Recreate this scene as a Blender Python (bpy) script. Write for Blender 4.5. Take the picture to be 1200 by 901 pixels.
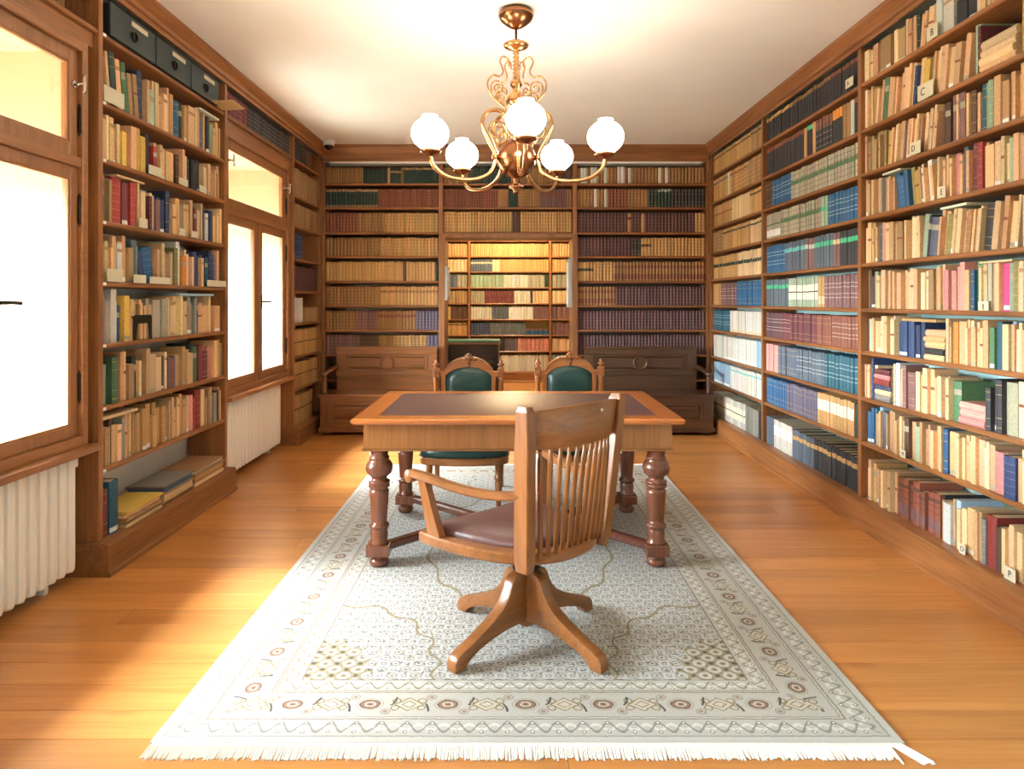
import bpy, bmesh, math, random
from mathutils import Vector, Matrix

for o in list(bpy.data.objects):
    bpy.data.objects.remove(o)
S = bpy.context.scene
COL = S.collection
random.seed(7)
PI = math.pi

# ------------------------------------------------------------------ camera, sky, exposure
F, U0, V0, HC = 850.0, 598.0, 352.0, 1.44      # focal length, vanishing point (px of 1200x901), eye height
cam = bpy.data.cameras.new('camera')
cam.sensor_width = 36.0
cam.lens = F / 1200.0 * 36.0
cam.shift_x = (600.0 - U0) / 1200.0
cam.shift_y = -(450.5 - V0) / 1200.0
cam.clip_start = 0.05
cam_o = bpy.data.objects.new('camera', cam)
COL.objects.link(cam_o)
cam_o.location = (0, 0, HC)
cam_o.rotation_euler = (PI / 2, 0, 0)
S.camera = cam_o

world = bpy.data.worlds.new('sky')
S.world = world
world.use_nodes = True
wn = world.node_tree.nodes
wb = wn['Background']
wb.inputs['Color'].default_value = (0.90, 0.95, 1.0, 1)
wb.inputs['Strength'].default_value = 105.0
_tc = wn.new('ShaderNodeTexCoord'); _sx = wn.new('ShaderNodeSeparateXYZ'); _mr = wn.new('ShaderNodeMapRange'); _mx = wn.new('ShaderNodeMix')
_mr.inputs['From Min'].default_value = -0.03; _mr.inputs['From Max'].default_value = 0.03
_mx.data_type = 'RGBA'
_mx.inputs['A'].default_value = (0.17, 0.17, 0.15, 1)      # ground outside
_mx.inputs['B'].default_value = (0.84, 0.93, 1.0, 1)       # bright overcast sky
world.node_tree.links.new(_tc.outputs['Generated'], _sx.inputs[0])
world.node_tree.links.new(_sx.outputs['Z'], _mr.inputs['Value'])
world.node_tree.links.new(_mr.outputs['Result'], _mx.inputs['Factor'])
world.node_tree.links.new(_mx.outputs['Result'], wb.inputs['Color'])

S.view_settings.view_transform = 'Standard'
S.view_settings.look = 'None'
S.view_settings.gamma = 1.0
S.view_settings.use_curve_mapping = False
S.view_settings.exposure = 0.22

WIN = [(2.30, 3.74), (5.55, 7.15), (-0.9, 0.7)]       # left wall window spans; the last, out of view, is added for light
OZ0, OZ1 = 0.76, 2.02                                 # outer opening heights

for a, b in WIN:                                      # portals in the outer openings guide the skylight
    l = bpy.data.lights.new('window_portal', 'AREA')
    l.shape = 'RECTANGLE'
    l.size = OZ1 - OZ0
    l.size_y = b - a - 0.2
    l.cycles.is_portal = True
    lo = bpy.data.objects.new('window_portal', l)
    COL.objects.link(lo)
    lo.location = (-3.06, (a + b) / 2, (OZ0 + OZ1) / 2)
    lo.rotation_euler = (0, -PI / 2, 0)

sun = bpy.data.lights.new('hazy_sun', 'SUN')
sun.energy = 74.0
sun.angle = math.radians(34)
sun.color = (0.96, 0.98, 1.0)
sun_o = bpy.data.objects.new('hazy_sun', sun)
COL.objects.link(sun_o)
sun_o.rotation_euler = Vector((-0.66, -0.05, 0.75)).to_track_quat('Z', 'Y').to_euler()

# ------------------------------------------------------------------ helpers
def lin(c):
    out = []
    for v in c:
        v = v / 255.0
        out.append(v / 12.92 if v <= 0.04045 else ((v + 0.055) / 1.055) ** 2.4)
    return tuple(out)

def link(o, parent=None):
    COL.objects.link(o)
    if parent is not None:
        o.parent = parent
    return o

def tag(o, label=None, cat=None, group=None, kind=None):
    if label: o['label'] = label
    if cat: o['category'] = cat
    if group: o['group'] = group
    if kind: o['kind'] = kind
    return o

def empty(name, loc, rz=0.0, label=None, cat=None, group=None, kind=None):
    o = bpy.data.objects.new(name, None)
    o.empty_display_size = 0.1
    link(o)
    o.location = loc
    o.rotation_euler = (0, 0, rz)
    return tag(o, label, cat, group, kind)

class MB:
    """collects shapes for ONE mesh object"""
    def __init__(self):
        self.v, self.f, self.s = [], [], []
    def add(self, vs, fs, smooth=False):
        n = len(self.v)
        self.v += [tuple(p) for p in vs]
        self.f += [tuple(i + n for i in q) for q in fs]
        self.s += [smooth] * len(fs)
        return self
    def box(self, x0, x1, y0, y1, z0, z1, b=0.0):
        if b <= 0:
            vs = [(x, y, z) for x in (x0, x1) for y in (y0, y1) for z in (z0, z1)]
            return self.add(vs, [(0, 1, 3, 2), (4, 6, 7, 5), (0, 4, 5, 1), (2, 3, 7, 6), (0, 2, 6, 4), (1, 5, 7, 3)])
        bm = bmesh.new()
        bmesh.ops.create_cube(bm, size=1.0)
        for v in bm.verts:
            v.co = Vector(((x0 + x1) / 2 + v.co.x * (x1 - x0), (y0 + y1) / 2 + v.co.y * (y1 - y0), (z0 + z1) / 2 + v.co.z * (z1 - z0)))
        bmesh.ops.bevel(bm, geom=list(bm.edges), offset=b, segments=2, profile=0.6, affect='EDGES')
        self.bm(bm)
        return self
    def bm(self, bm, smooth=False):
        bm.verts.index_update()
        self.add([v.co[:] for v in bm.verts], [[v.index for v in f.verts] for f in bm.faces], smooth)
        bm.free()
        return self
    def prism(self, poly, axis, a, b, bev=0.0):
        """poly of 2-D points extruded along axis 0/1/2 from a to b"""
        def p3(p, t):
            q = list(p); q.insert(axis, t); return q
        n = len(poly)
        vs = [p3(p, a) for p in poly] + [p3(p, b) for p in poly]
        fs = [tuple(range(n - 1, -1, -1)), tuple(range(n, 2 * n))] + [(i, (i + 1) % n, n + (i + 1) % n, n + i) for i in range(n)]
        if bev <= 0:
            return self.add(vs, fs)
        bm = bmesh.new()
        bv = [bm.verts.new(p) for p in vs]
        for q in fs: bm.faces.new([bv[i] for i in q])
        bmesh.ops.recalc_face_normals(bm, faces=bm.faces[:])
        bm.edges.ensure_lookup_table()
        ed = [e for e in bm.edges if len(e.link_faces) == 2 and e.calc_face_angle(0) > 0.6]
        bmesh.ops.bevel(bm, geom=ed, offset=bev, segments=2, profile=0.6, affect='EDGES', clamp_overlap=True)
        return self.bm(bm)
    def lathe(self, prof, cx=0.0, cy=0.0, seg=20, smooth=True, cap=True, phase=0.0):
        n = len(prof)
        vs = []
        for i in range(seg):
            a = 2 * PI * i / seg + phase
            for r, z in prof:
                vs.append((cx + r * math.cos(a), cy + r * math.sin(a), z))
        fs = []
        for i in range(seg):
            j = (i + 1) % seg
            for k in range(n - 1):
                fs.append((i * n + k, j * n + k, j * n + k + 1, i * n + k + 1))
        self.add(vs, fs, smooth)
        if cap:
            base = len(self.v) - len(vs)
            self.f.append(tuple(base + i * n for i in range(seg - 1, -1, -1))); self.s.append(False)
            self.f.append(tuple(base + i * n + n - 1 for i in range(seg))); self.s.append(False)
        return self
    def tube(self, path, rad, seg=8, sx=1.0, smooth=True, closed=False):
        P = [Vector(p) for p in path]
        n = len(P)
        R = rad if isinstance(rad, (list, tuple)) else [rad] * n
        up = None
        rings = []
        for i in range(n):
            t = (P[min(i + 1, n - 1)] - P[max(i - 1, 0)])
            if t.length < 1e-9: t = Vector((0, 0, 1))
            t.normalize()
            if up is None:
                up = Vector((0, 0, 1)) if abs(t.z) < 0.9 else Vector((0, 1, 0))
            s = t.cross(up)
            if s.length < 1e-6:
                s = t.cross(Vector((1, 0, 0)))
            s.normalize()
            up = s.cross(t).normalized()
            rings.append([P[i] + (s * math.cos(2 * PI * k / seg) * sx + up * math.sin(2 * PI * k / seg)) * R[i] for k in range(seg)])
        vs = [p for r in rings for p in r]
        fs = []
        for i in range(n - 1):
            for k in range(seg):
                fs.append((i * seg + k, i * seg + (k + 1) % seg, (i + 1) * seg + (k + 1) % seg, (i + 1) * seg + k))
        self.add([v[:] for v in vs], fs, smooth)
        base = len(self.v) - len(vs)
        self.f.append(tuple(base + k for k in range(seg - 1, -1, -1))); self.s.append(False)
        self.f.append(tuple(base + (n - 1) * seg + k for k in range(seg))); self.s.append(False)
        return self
    def sweep(self, path, w, h, b=0.0):
        """rectangular bar (w sideways, h up) along a path, sides kept level; b rounds the corners"""
        P = [Vector(p) for p in path]
        n = len(P)
        c = b
        sec = [(-w/2+c, -h/2), (w/2-c, -h/2), (w/2, -h/2+c), (w/2, h/2-c), (w/2-c, h/2), (-w/2+c, h/2), (-w/2, h/2-c), (-w/2, -h/2+c)] if b > 0 else [(-w/2, -h/2), (w/2, -h/2), (w/2, h/2), (-w/2, h/2)]
        m = len(sec)
        vs = []
        for i in range(n):
            t = (P[min(i + 1, n - 1)] - P[max(i - 1, 0)]).normalized()
            s = t.cross(Vector((0, 0, 1)))
            if s.length < 1e-6: s = Vector((1, 0, 0))
            s.normalize()
            u = s.cross(t).normalized()
            for a, q in sec:
                vs.append((P[i] + s * a + u * q)[:])
        fs = [(i * m + k, i * m + (k + 1) % m, (i + 1) * m + (k + 1) % m, (i + 1) * m + k) for i in range(n - 1) for k in range(m)]
        fs += [tuple(range(m - 1, -1, -1)), tuple((n - 1) * m + k for k in range(m))]
        return self.add(vs, fs)
    def build(self, name, mat, parent=None, smooth_all=None):
        me = bpy.data.meshes.new(name)
        me.from_pydata(self.v, [], self.f)
        if any(self.s):
            me.polygons.foreach_set('use_smooth', self.s)
        me.materials.append(mat)
        bm = bmesh.new(); bm.from_mesh(me)
        bmesh.ops.recalc_face_normals(bm, faces=bm.faces[:])
        bm.to_mesh(me); bm.free()
        me.update()
        return link(bpy.data.objects.new(name, me), parent)

def spline(pts, n=8):
    """Catmull-Rom through points"""
    P = [Vector(p) for p in pts]
    P = [P[0] * 2 - P[1]] + P + [P[-1] * 2 - P[-2]]
    out = []
    for i in range(1, len(P) - 2):
        for k in range(n):
            t = k / n
            a, b, c, d = P[i - 1], P[i], P[i + 1], P[i + 2]
            out.append(0.5 * ((2 * b) + (c - a) * t + (2 * a - 5 * b + 4 * c - d) * t * t + (3 * b - a - 3 * c + d) * t ** 3))
    out.append(P[-2])
    return out

# ------------------------------------------------------------------ materials
M = {}
def new_mat(name):
    m = bpy.data.materials.new(name)
    m.use_nodes = True
    nt = m.node_tree
    return m, nt, nt.nodes['Principled BSDF']

def plain(name, rgb, rough=0.6, metal=0.0, noise=0.06, scale=8.0, bump=0.0, spec=0.5, coat=0.0):
    m, nt, p = new_mat(name)
    c = lin(rgb)
    tc = nt.nodes.new('ShaderNodeTexCoord')
    nz = nt.nodes.new('ShaderNodeTexNoise')
    nz.inputs['Scale'].default_value = scale
    nz.inputs['Detail'].default_value = 5
    nt.links.new(tc.outputs['Object'], nz.inputs['Vector'])
    mr = nt.nodes.new('ShaderNodeMapRange')
    mr.inputs['To Min'].default_value = 1 - noise * 2
    mr.inputs['To Max'].default_value = 1 + noise * 2
    nt.links.new(nz.outputs['Fac'], mr.inputs['Value'])
    mx = nt.nodes.new('ShaderNodeVectorMath'); mx.operation = 'SCALE'
    mx.inputs[0].default_value = c
    nt.links.new(mr.outputs['Result'], mx.inputs['Scale'])
    nt.links.new(mx.outputs['Vector'], p.inputs['Base Color'])
    p.inputs['Roughness'].default_value = rough
    p.inputs['Metallic'].default_value = metal
    p.inputs['Specular IOR Level'].default_value = spec
    p.inputs['Coat Weight'].default_value = coat
    if bump > 0:
        b = nt.nodes.new('ShaderNodeBump')
        b.inputs['Strength'].default_value = bump
        b.inputs['Distance'].default_value = 0.01
        nt.links.new(nz.outputs['Fac'], b.inputs['Height'])
        nt.links.new(b.outputs['Normal'], p.inputs['Normal'])
    M[name] = m
    return m

def wood(name, light, dark, axis, rough=0.35, scale=1.0, coat=0.15, contrast=1.0, rand=True, knots=0.0):
    """grain runs along axis (0/1/2) of the object's own coordinates"""
    m, nt, p = new_mat(name)
    N, L = nt.nodes, nt.links
    tc = N.new('ShaderNodeTexCoord')
    oi = N.new('ShaderNodeObjectInfo')
    add = N.new('ShaderNodeVectorMath'); add.operation = 'MULTIPLY_ADD'
    add.inputs[1].default_value = (1, 1, 1)
    sc = N.new('ShaderNodeVectorMath'); sc.operation = 'SCALE'
    sc.inputs[0].default_value = (17.0, 31.0, 23.0)
    L.new(oi.outputs['Random'], sc.inputs['Scale'])
    L.new(tc.outputs['Object'], add.inputs[0])
    L.new(sc.outputs['Vector'], add.inputs[2])
    mp = N.new('ShaderNodeMapping')
    s = [9.0 * scale] * 3
    s[axis] = 0.7 * scale
    mp.inputs['Scale'].default_value = s
    L.new(add.outputs['Vector'], mp.inputs['Vector'])
    n1 = N.new('ShaderNodeTexNoise')
    n1.inputs['Scale'].default_value = 1.6; n1.inputs['Detail'].default_value = 4; n1.inputs['Distortion'].default_value = 1.2
    L.new(mp.outputs['Vector'], n1.inputs['Vector'])
    mp2 = N.new('ShaderNodeMapping')
    s2 = [70.0 * scale] * 3
    s2[axis] = 2.2 * scale
    mp2.inputs['Scale'].default_value = s2
    L.new(add.outputs['Vector'], mp2.inputs['Vector'])
    n2 = N.new('ShaderNodeTexNoise')
    n2.inputs['Scale'].default_value = 1.5; n2.inputs['Detail'].default_value = 3
    L.new(mp2.outputs['Vector'], n2.inputs['Vector'])
    mix = N.new('ShaderNodeMath'); mix.operation = 'MULTIPLY_ADD'
    mix.inputs[1].default_value = 0.45
    L.new(n2.outputs['Fac'], mix.inputs[0])
    h = N.new('ShaderNodeMath'); h.operation = 'MULTIPLY'; h.inputs[1].default_value = 0.6
    L.new(n1.outputs['Fac'], h.inputs[0])
    L.new(h.outputs[0], mix.inputs[2])
    fac = mix.outputs[0]
    if knots > 0:
        vo = N.new('ShaderNodeTexVoronoi'); vo.inputs['Scale'].default_value = 1.1
        mk = N.new('ShaderNodeMapping'); k = [2.6] * 3; k[axis] = 1.3; mk.inputs['Scale'].default_value = k
        L.new(add.outputs['Vector'], mk.inputs['Vector']); L.new(mk.outputs['Vector'], vo.inputs['Vector'])
        mr = N.new('ShaderNodeMapRange'); mr.inputs['From Min'].default_value = 0.03; mr.inputs['From Max'].default_value = 0.12
        mr.inputs['To Min'].default_value = knots; mr.inputs['To Max'].default_value = 0.0
        L.new(vo.outputs['Distance'], mr.inputs['Value'])
        sb = N.new('ShaderNodeMath'); sb.operation = 'SUBTRACT'
        L.new(fac, sb.inputs[0]); L.new(mr.outputs['Result'], sb.inputs[1])
        fac = sb.outputs[0]
    cr = N.new('ShaderNodeValToRGB')
    w = 0.22 / contrast
    cr.color_ramp.elements[0].position = 0.52 - w
    cr.color_ramp.elements[1].position = 0.52 + w
    cr.color_ramp.elements[0].color = (*lin(dark), 1)
    cr.color_ramp.elements[1].color = (*lin(light), 1)
    L.new(fac, cr.inputs['Fac'])
    hs = N.new('ShaderNodeHueSaturation')
    mr2 = N.new('ShaderNodeMapRange')
    mr2.inputs['To Min'].default_value = 0.86 if rand else 1.0
    mr2.inputs['To Max'].default_value = 1.14 if rand else 1.0
    L.new(oi.outputs['Random'], mr2.inputs['Value'])
    L.new(mr2.outputs['Result'], hs.inputs['Value'])
    L.new(cr.outputs['Color'], hs.inputs['Color'])
    L.new(hs.outputs['Color'], p.inputs['Base Color'])
    p.inputs['Roughness'].default_value = rough
    p.inputs['Coat Weight'].default_value = coat
    p.inputs['Coat Roughness'].default_value = 0.25
    b = N.new('ShaderNodeBump'); b.inputs['Strength'].default_value = 0.08; b.inputs['Distance'].default_value = 0.004
    L.new(n2.outputs['Fac'], b.inputs['Height'])
    L.new(b.outputs['Normal'], p.inputs['Normal'])
    M[name] = m
    return m

for ax in 'xyz':
    a = 'xyz'.index(ax)
    wood('case_wood_' + ax, (168, 110, 62), (108, 65, 34), a, rough=0.42)
    wood('dark_wood_' + ax, (92, 56, 32), (54, 31, 17), a, rough=0.3, coat=0.5)
    wood('bench_wood_' + ax, (146, 90, 46), (92, 54, 26), a, rough=0.3, coat=0.5)
    wood('window_wood_' + ax, (166, 112, 70), (124, 78, 46), a, rough=0.38)
    wood('desk_wood_' + ax, (160, 106, 58), (110, 67, 33), a, rough=0.25, coat=0.4, contrast=0.7)
    wood('chair_wood_' + ax, (158, 100, 52), (112, 66, 31), a, rough=0.34, coat=0.2, rand=False)
    wood('carved_wood_' + ax, (176, 112, 60), (116, 66, 32), a, rough=0.3, coat=0.3)
wood('leg_wood', (128, 74, 50), (84, 44, 30), 2, rough=0.25, coat=0.4, rand=False)
wood('stretcher_wood', (112, 64, 48), (70, 38, 30), 0, rough=0.25, coat=0.4, rand=False)
wood('top_wood_x', (204, 122, 58), (158, 84, 32), 0, rough=0.22, coat=0.5)
wood('top_wood_y', (204, 122, 58), (158, 84, 32), 1, rough=0.22, coat=0.5)
wood('floor_wood', (212, 148, 82), (174, 108, 50), 0, rough=0.38, coat=0.25, scale=0.8, knots=0.25, contrast=0.8)
plain('floor_joint', (96, 52, 24), 0.8)
plain('plaster', (244, 243, 241), 0.9, noise=0.02, scale=3)
plain('wall_plaster', (232, 228, 220), 0.9, noise=0.03, scale=3)
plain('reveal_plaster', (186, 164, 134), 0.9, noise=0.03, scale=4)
plain('aqua_wall', (178, 214, 212), 0.85, noise=0.04, scale=3)
plain('warm_wall', (228, 190, 130), 0.9, noise=0.03, scale=3)
plain('radiator_paint', (238, 232, 222), 0.35, noise=0.015)
plain('leather_brown', (96, 66, 62), 0.35, noise=0.05, scale=60, bump=0.15)
plain('leather_green', (24, 62, 60), 0.3, noise=0.06, scale=60, bump=0.15)
plain('desk_leather', (88, 62, 62), 0.38, noise=0.05, scale=40, bump=0.05)
plain('brass', (206, 158, 108), 0.22, metal=1.0, noise=0.03)
plain('old_brass', (150, 102, 70), 0.25, metal=1.0, noise=0.06)
plain('iron', (52, 46, 42), 0.45, metal=0.7, noise=0.05)
plain('steel', (190, 186, 178), 0.25, metal=1.0, noise=0.03)
plain('black_plastic', (16, 16, 18), 0.15, noise=0.0)
plain('white_plastic', (236, 234, 230), 0.4, noise=0.01)
plain('card_paper', (204, 194, 168), 0.8, noise=0.04, scale=20)
plain('card_white', (240, 238, 230), 0.8, noise=0.02, scale=20)
plain('ink', (40, 34, 30), 0.8, noise=0.0)
plain('page_paper', (214, 190, 148), 0.9, noise=0.10, scale=90)
plain('archive_black', (54, 66, 68), 0.6, noise=0.08, scale=30)
plain('archive_end', (22, 22, 24), 0.6, noise=0.05, scale=30)
plain('green_baize', (70, 130, 118), 0.6, noise=0.05, scale=30)
plain('board_grey', (168, 170, 166), 0.5, noise=0.04)
plain('folder_tan', (206, 172, 118), 0.8, noise=0.06, scale=20)
plain('fringe', (240, 236, 226), 0.95, noise=0.04, scale=80)

def glass_mat():
    m, nt, p = new_mat('window_glass')
    N, L = nt.nodes, nt.links
    N.remove(p)
    tr = N.new('ShaderNodeBsdfTransparent'); tr.inputs['Color'].default_value = (0.95, 0.97, 0.96, 1)
    gl = N.new('ShaderNodeBsdfGlossy'); gl.inputs['Roughness'].default_value = 0.02
    lw = N.new('ShaderNodeLayerWeight')
    pw_ = N.new('ShaderNodeMath'); pw_.operation = 'POWER'; pw_.inputs[1].default_value = 5.0
    L.new(lw.outputs['Facing'], pw_.inputs[0])
    fr = N.new('ShaderNodeMath'); fr.operation = 'MULTIPLY_ADD'; fr.inputs[1].default_value = 0.45; fr.inputs[2].default_value = 0.02
    L.new(pw_.outputs[0], fr.inputs[0])
    mx = N.new('ShaderNodeMixShader')
    L.new(fr.outputs[0], mx.inputs['Fac']); L.new(tr.outputs[0], mx.inputs[1]); L.new(gl.outputs[0], mx.inputs[2])
    L.new(mx.outputs[0], N['Material Output'].inputs['Surface'])
    M['window_glass'] = m
glass_mat()

def lamp_mat(name, rgb, strength):
    m, nt, p = new_mat(name)
    p.inputs['Base Color'].default_value = (0.9, 0.88, 0.82, 1)
    p.inputs['Emission Color'].default_value = (*lin(rgb), 1)
    p.inputs['Emission Strength'].default_value = strength
    p.inputs['Roughness'].default_value = 0.3
    M[name] = m
lamp_mat('lamp_globe', (255, 240, 218), 21.0)
lamp_mat('far_lamp', (255, 226, 176), 430.0)

def book_mat(name, rough, coat):
    m, nt, p = new_mat(name)
    N, L = nt.nodes, nt.links
    at = N.new('ShaderNodeAttribute'); at.attribute_name = 'Col'
    tc = N.new('ShaderNodeTexCoord'); oi = N.new('ShaderNodeObjectInfo')
    ad = N.new('ShaderNodeVectorMath'); ad.operation = 'ADD'
    L.new(tc.outputs['Object'], ad.inputs[0]); L.new(oi.outputs['Location'], ad.inputs[1])
    nz = N.new('ShaderNodeTexNoise'); nz.inputs['Scale'].default_value = 85; nz.inputs['Detail'].default_value = 4
    L.new(ad.outputs[0], nz.inputs['Vector'])
    mr = N.new('ShaderNodeMapRange'); mr.inputs['From Min'].default_value = 0.3; mr.inputs['From Max'].default_value = 0.7
    mr.inputs['To Min'].default_value = 0.84; mr.inputs['To Max'].default_value = 1.10
    L.new(nz.outputs['Fac'], mr.inputs['Value'])
    sc = N.new('ShaderNodeVectorMath'); sc.operation = 'SCALE'
    L.new(at.outputs['Color'], sc.inputs[0]); L.new(mr.outputs['Result'], sc.inputs['Scale'])
    L.new(sc.outputs['Vector'], p.inputs['Base Color'])
    p.inputs['Roughness'].default_value = rough
    p.inputs['Coat Weight'].default_value = coat
    M[name] = m
book_mat('book_cover', 0.65, 0.0)
book_mat('leather_cover', 0.62, 0.0)

# ------------------------------------------------------------------ structure
def W(mb, name, mat, parent, root=None):
    """build from world coordinates under a parent (root: the thing whose transform counts)"""
    r = root or parent
    inv = (Matrix.Translation(r.location) @ Matrix.Rotation(r.rotation_euler[2], 4, 'Z')).inverted()
    mb.v = [(inv @ Vector(p))[:] for p in mb.v]
    return mb.build(name, mat, parent)

CEIL = 3.20
XL, XR, YB = -2.15, 2.27, 8.25        # faces of the bookcases: left, right, back
floor = tag(MB().box(-2.7, 2.7, -1.7, 13.2, -0.15, -0.012).build('floor', M['floor_joint']), kind='structure')
y = -1.65
pw = 0.168
row = 0
while y < 13.0:
    if y < 1.6:
        cuts = [-2.6, 2.6]
    else:
        c = random.uniform(-1.9, 1.9)
        cuts = [-2.6, c, 2.6] if row % 3 else [-2.6, random.uniform(-2.0, -0.5), random.uniform(0.4, 2.0), 2.6]
    for i in range(len(cuts) - 1):
        z = random.uniform(-0.0006, 0.0)
        cx, cy = (cuts[i] + cuts[i + 1]) / 2, y + pw / 2
        hx = (cuts[i + 1] - cuts[i]) / 2 - 0.0007
        hy = pw / 2 - 0.0009
        mb = MB()
        mb.add([(-hx, -hy, -0.012), (hx, -hy, -0.012), (hx, hy, -0.012), (-hx, hy, -0.012),
                (-hx, -hy, -0.0012), (hx, -hy, -0.0012), (hx, hy, -0.0012), (-hx, hy, -0.0012),
                (-hx + .0012, -hy + .0012, 0), (hx - .0012, -hy + .0012, 0), (hx - .0012, hy - .0012, 0), (-hx + .0012, hy - .0012, 0)],
               [(0, 1, 5, 4), (1, 2, 6, 5), (2, 3, 7, 6), (3, 0, 4, 7), (4, 5, 9, 8), (5, 6, 10, 9), (6, 7, 11, 10), (7, 4, 8, 11), (8, 9, 10, 11)])
        p = mb.build('plank', M['floor_wood'], floor)
        p.location = (cx, cy, z)
    y += pw
    row += 1

tag(MB().box(-3.1, 2.7, -1.7, 13.2, CEIL, CEIL + 0.12).build('ceiling', M['plaster']), kind='structure')

# left wall: thick masonry with deep window openings
wl = MB()
spans = sorted(WIN)
prev = -1.7
for a, b in spans:
    wl.box(-3.05, -2.45, prev, a - 0.04, 0, CEIL)
    wl.box(-3.05, -2.37, a - 0.04, b + 0.04, 0, 0.70)
    wl.box(-3.05, -2.45, a - 0.04, b + 0.04, 2.76, CEIL)
    prev = b + 0.04
wl.box(-3.05, -2.45, prev, 13.2, 0, CEIL)
prev = -1.7
for a, b in spans:                                   # outer skin with the smaller outer openings
    wl.box(-3.12, -3.05, prev, a + 0.10, 0, CEIL)
    wl.box(-3.12, -3.05, a + 0.10, b - 0.10, 0, OZ0)
    wl.box(-3.12, -3.05, a + 0.10, b - 0.10, OZ1, CEIL)
    prev = b - 0.10
wl.box(-3.12, -3.05, prev, 13.2, 0, CEIL)
wall_left = tag(wl.build('wall_left', M['wall_plaster']), kind='structure')
for a, b in spans:
    r = MB()
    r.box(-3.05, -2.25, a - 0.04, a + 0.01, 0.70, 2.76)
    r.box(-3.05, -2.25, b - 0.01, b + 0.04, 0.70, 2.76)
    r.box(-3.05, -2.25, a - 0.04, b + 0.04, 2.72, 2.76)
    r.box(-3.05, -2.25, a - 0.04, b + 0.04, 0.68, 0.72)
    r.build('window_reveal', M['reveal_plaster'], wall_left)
tag(MB().box(2.58, 2.70, -1.7, 13.2, 0, CEIL).build('wall_right', M['aqua_wall']), kind='structure')
tag(MB().box(-2.45, 2.58, -1.8, -1.68, 0, CEIL).build('wall_front', M['wall_plaster']), kind='structure')
OX0, OX1, OZT = -0.757, 0.718, 2.185
wbk = MB()
wbk.box(-2.45, OX0, 8.55, 8.68, 0, CEIL); wbk.box(OX1, 2.58, 8.55, 8.68, 0, CEIL); wbk.box(OX0, OX1, 8.55, 8.68, OZT, CEIL)
tag(wbk.build('wall_back', M['wall_plaster']), kind='structure')
tag(MB().box(-2.45, 2.58, 13.08, 13.2, 0, CEIL).build('wall_far', M['warm_wall']), kind='structure')

# windows -------------------------------------------------------
def ring(mb, y0, y1, z0, z1, w, x0, x1, b=0.004):
    mb.box(x0, x1, y0, y0 + w, z0, z1, b); mb.box(x0, x1, y1 - w, y1, z0, z1, b)
    mb.box(x0, x1, y0 + w, y1 - w, z0, z0 + w, b); mb.box(x0, x1, y0 + w, y1 - w, z1 - w, z1, b)
    return mb

def latch(parent, root, x, y, z, mat):
    mb = MB()
    mb.tube([(x, y, z), (x + 0.008, y, z)], 0.018, 12)
    mb.tube([(x, y, z), (x + 0.055, y, z)], [0.009, 0.007], 8)
    mb.tube([(x + 0.055, y, z - 0.045), (x + 0.055, y, z - 0.03), (x + 0.055, y, z), (x + 0.055, y, z + 0.03), (x + 0.055, y, z + 0.045)], [0.009, 0.006, 0.009, 0.006, 0.009], 8)
    W(mb, 'latch', M[mat], parent, root)

def sash(root, y0, y1, z0, z1, w, handles):
    x0, x1 = -2.245, -2.20
    s = W(ring(MB(), y0, y1, z0, z1, w, x0, x1, 0.006), 'sash', M['window_wood_z'], root)
    bead = ring(MB(), y0 + w - 0.004, y1 - w + 0.004, z0 + w - 0.004, z1 - w + 0.004, 0.014, -2.225, -2.206, 0.003)
    W(bead, 'glazing_bead', M['window_wood_z'], s, root)
    W(MB().box(-2.230, -2.226, y0 + w, y1 - w, z0 + w, z1 - w), 'pane', M['window_glass'], s, root)
    for h in handles:
        if h[0] == 'latch':
            latch(s, root, x1, h[1], h[2], 'steel')
        elif h[0] == 'lever':
            yy, zz, d = h[1], h[2], h[3]
            mb = MB().box(x1, x1 + 0.007, yy - 0.014, yy + 0.014, zz - 0.06, zz + 0.06, 0.003)
            mb.tube([(x1, yy, zz), (x1 + 0.045, yy, zz)], 0.009, 8)
            mb.tube([(x1 + 0.045, yy - 0.01 * d, zz), (x1 + 0.05, yy + 0.05 * d, zz), (x1 + 0.047, yy + 0.11 * d, zz - 0.003)], [0.010, 0.008, 0.010], 8)
            W(mb, 'handle', M['iron'], s, root)
        elif h[0] == 'hinge':
            mb = MB()
            mb.tube([(x1 + 0.008, h[1], h[2] - 0.06), (x1 + 0.008, h[1], h[2] + 0.06)], 0.011, 8)
            mb.tube([(x1 + 0.008, h[1], h[2] + 0.06), (x1 + 0.008, h[1], h[2] + 0.085)], [0.013, 0.003], 8)
            mb.tube([(x1 + 0.008, h[1], h[2] - 0.085), (x1 + 0.008, h[1], h[2] - 0.06)], [0.003, 0.013], 8)
            W(mb, 'hinge', M['iron'], s, root)
    return s

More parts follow.
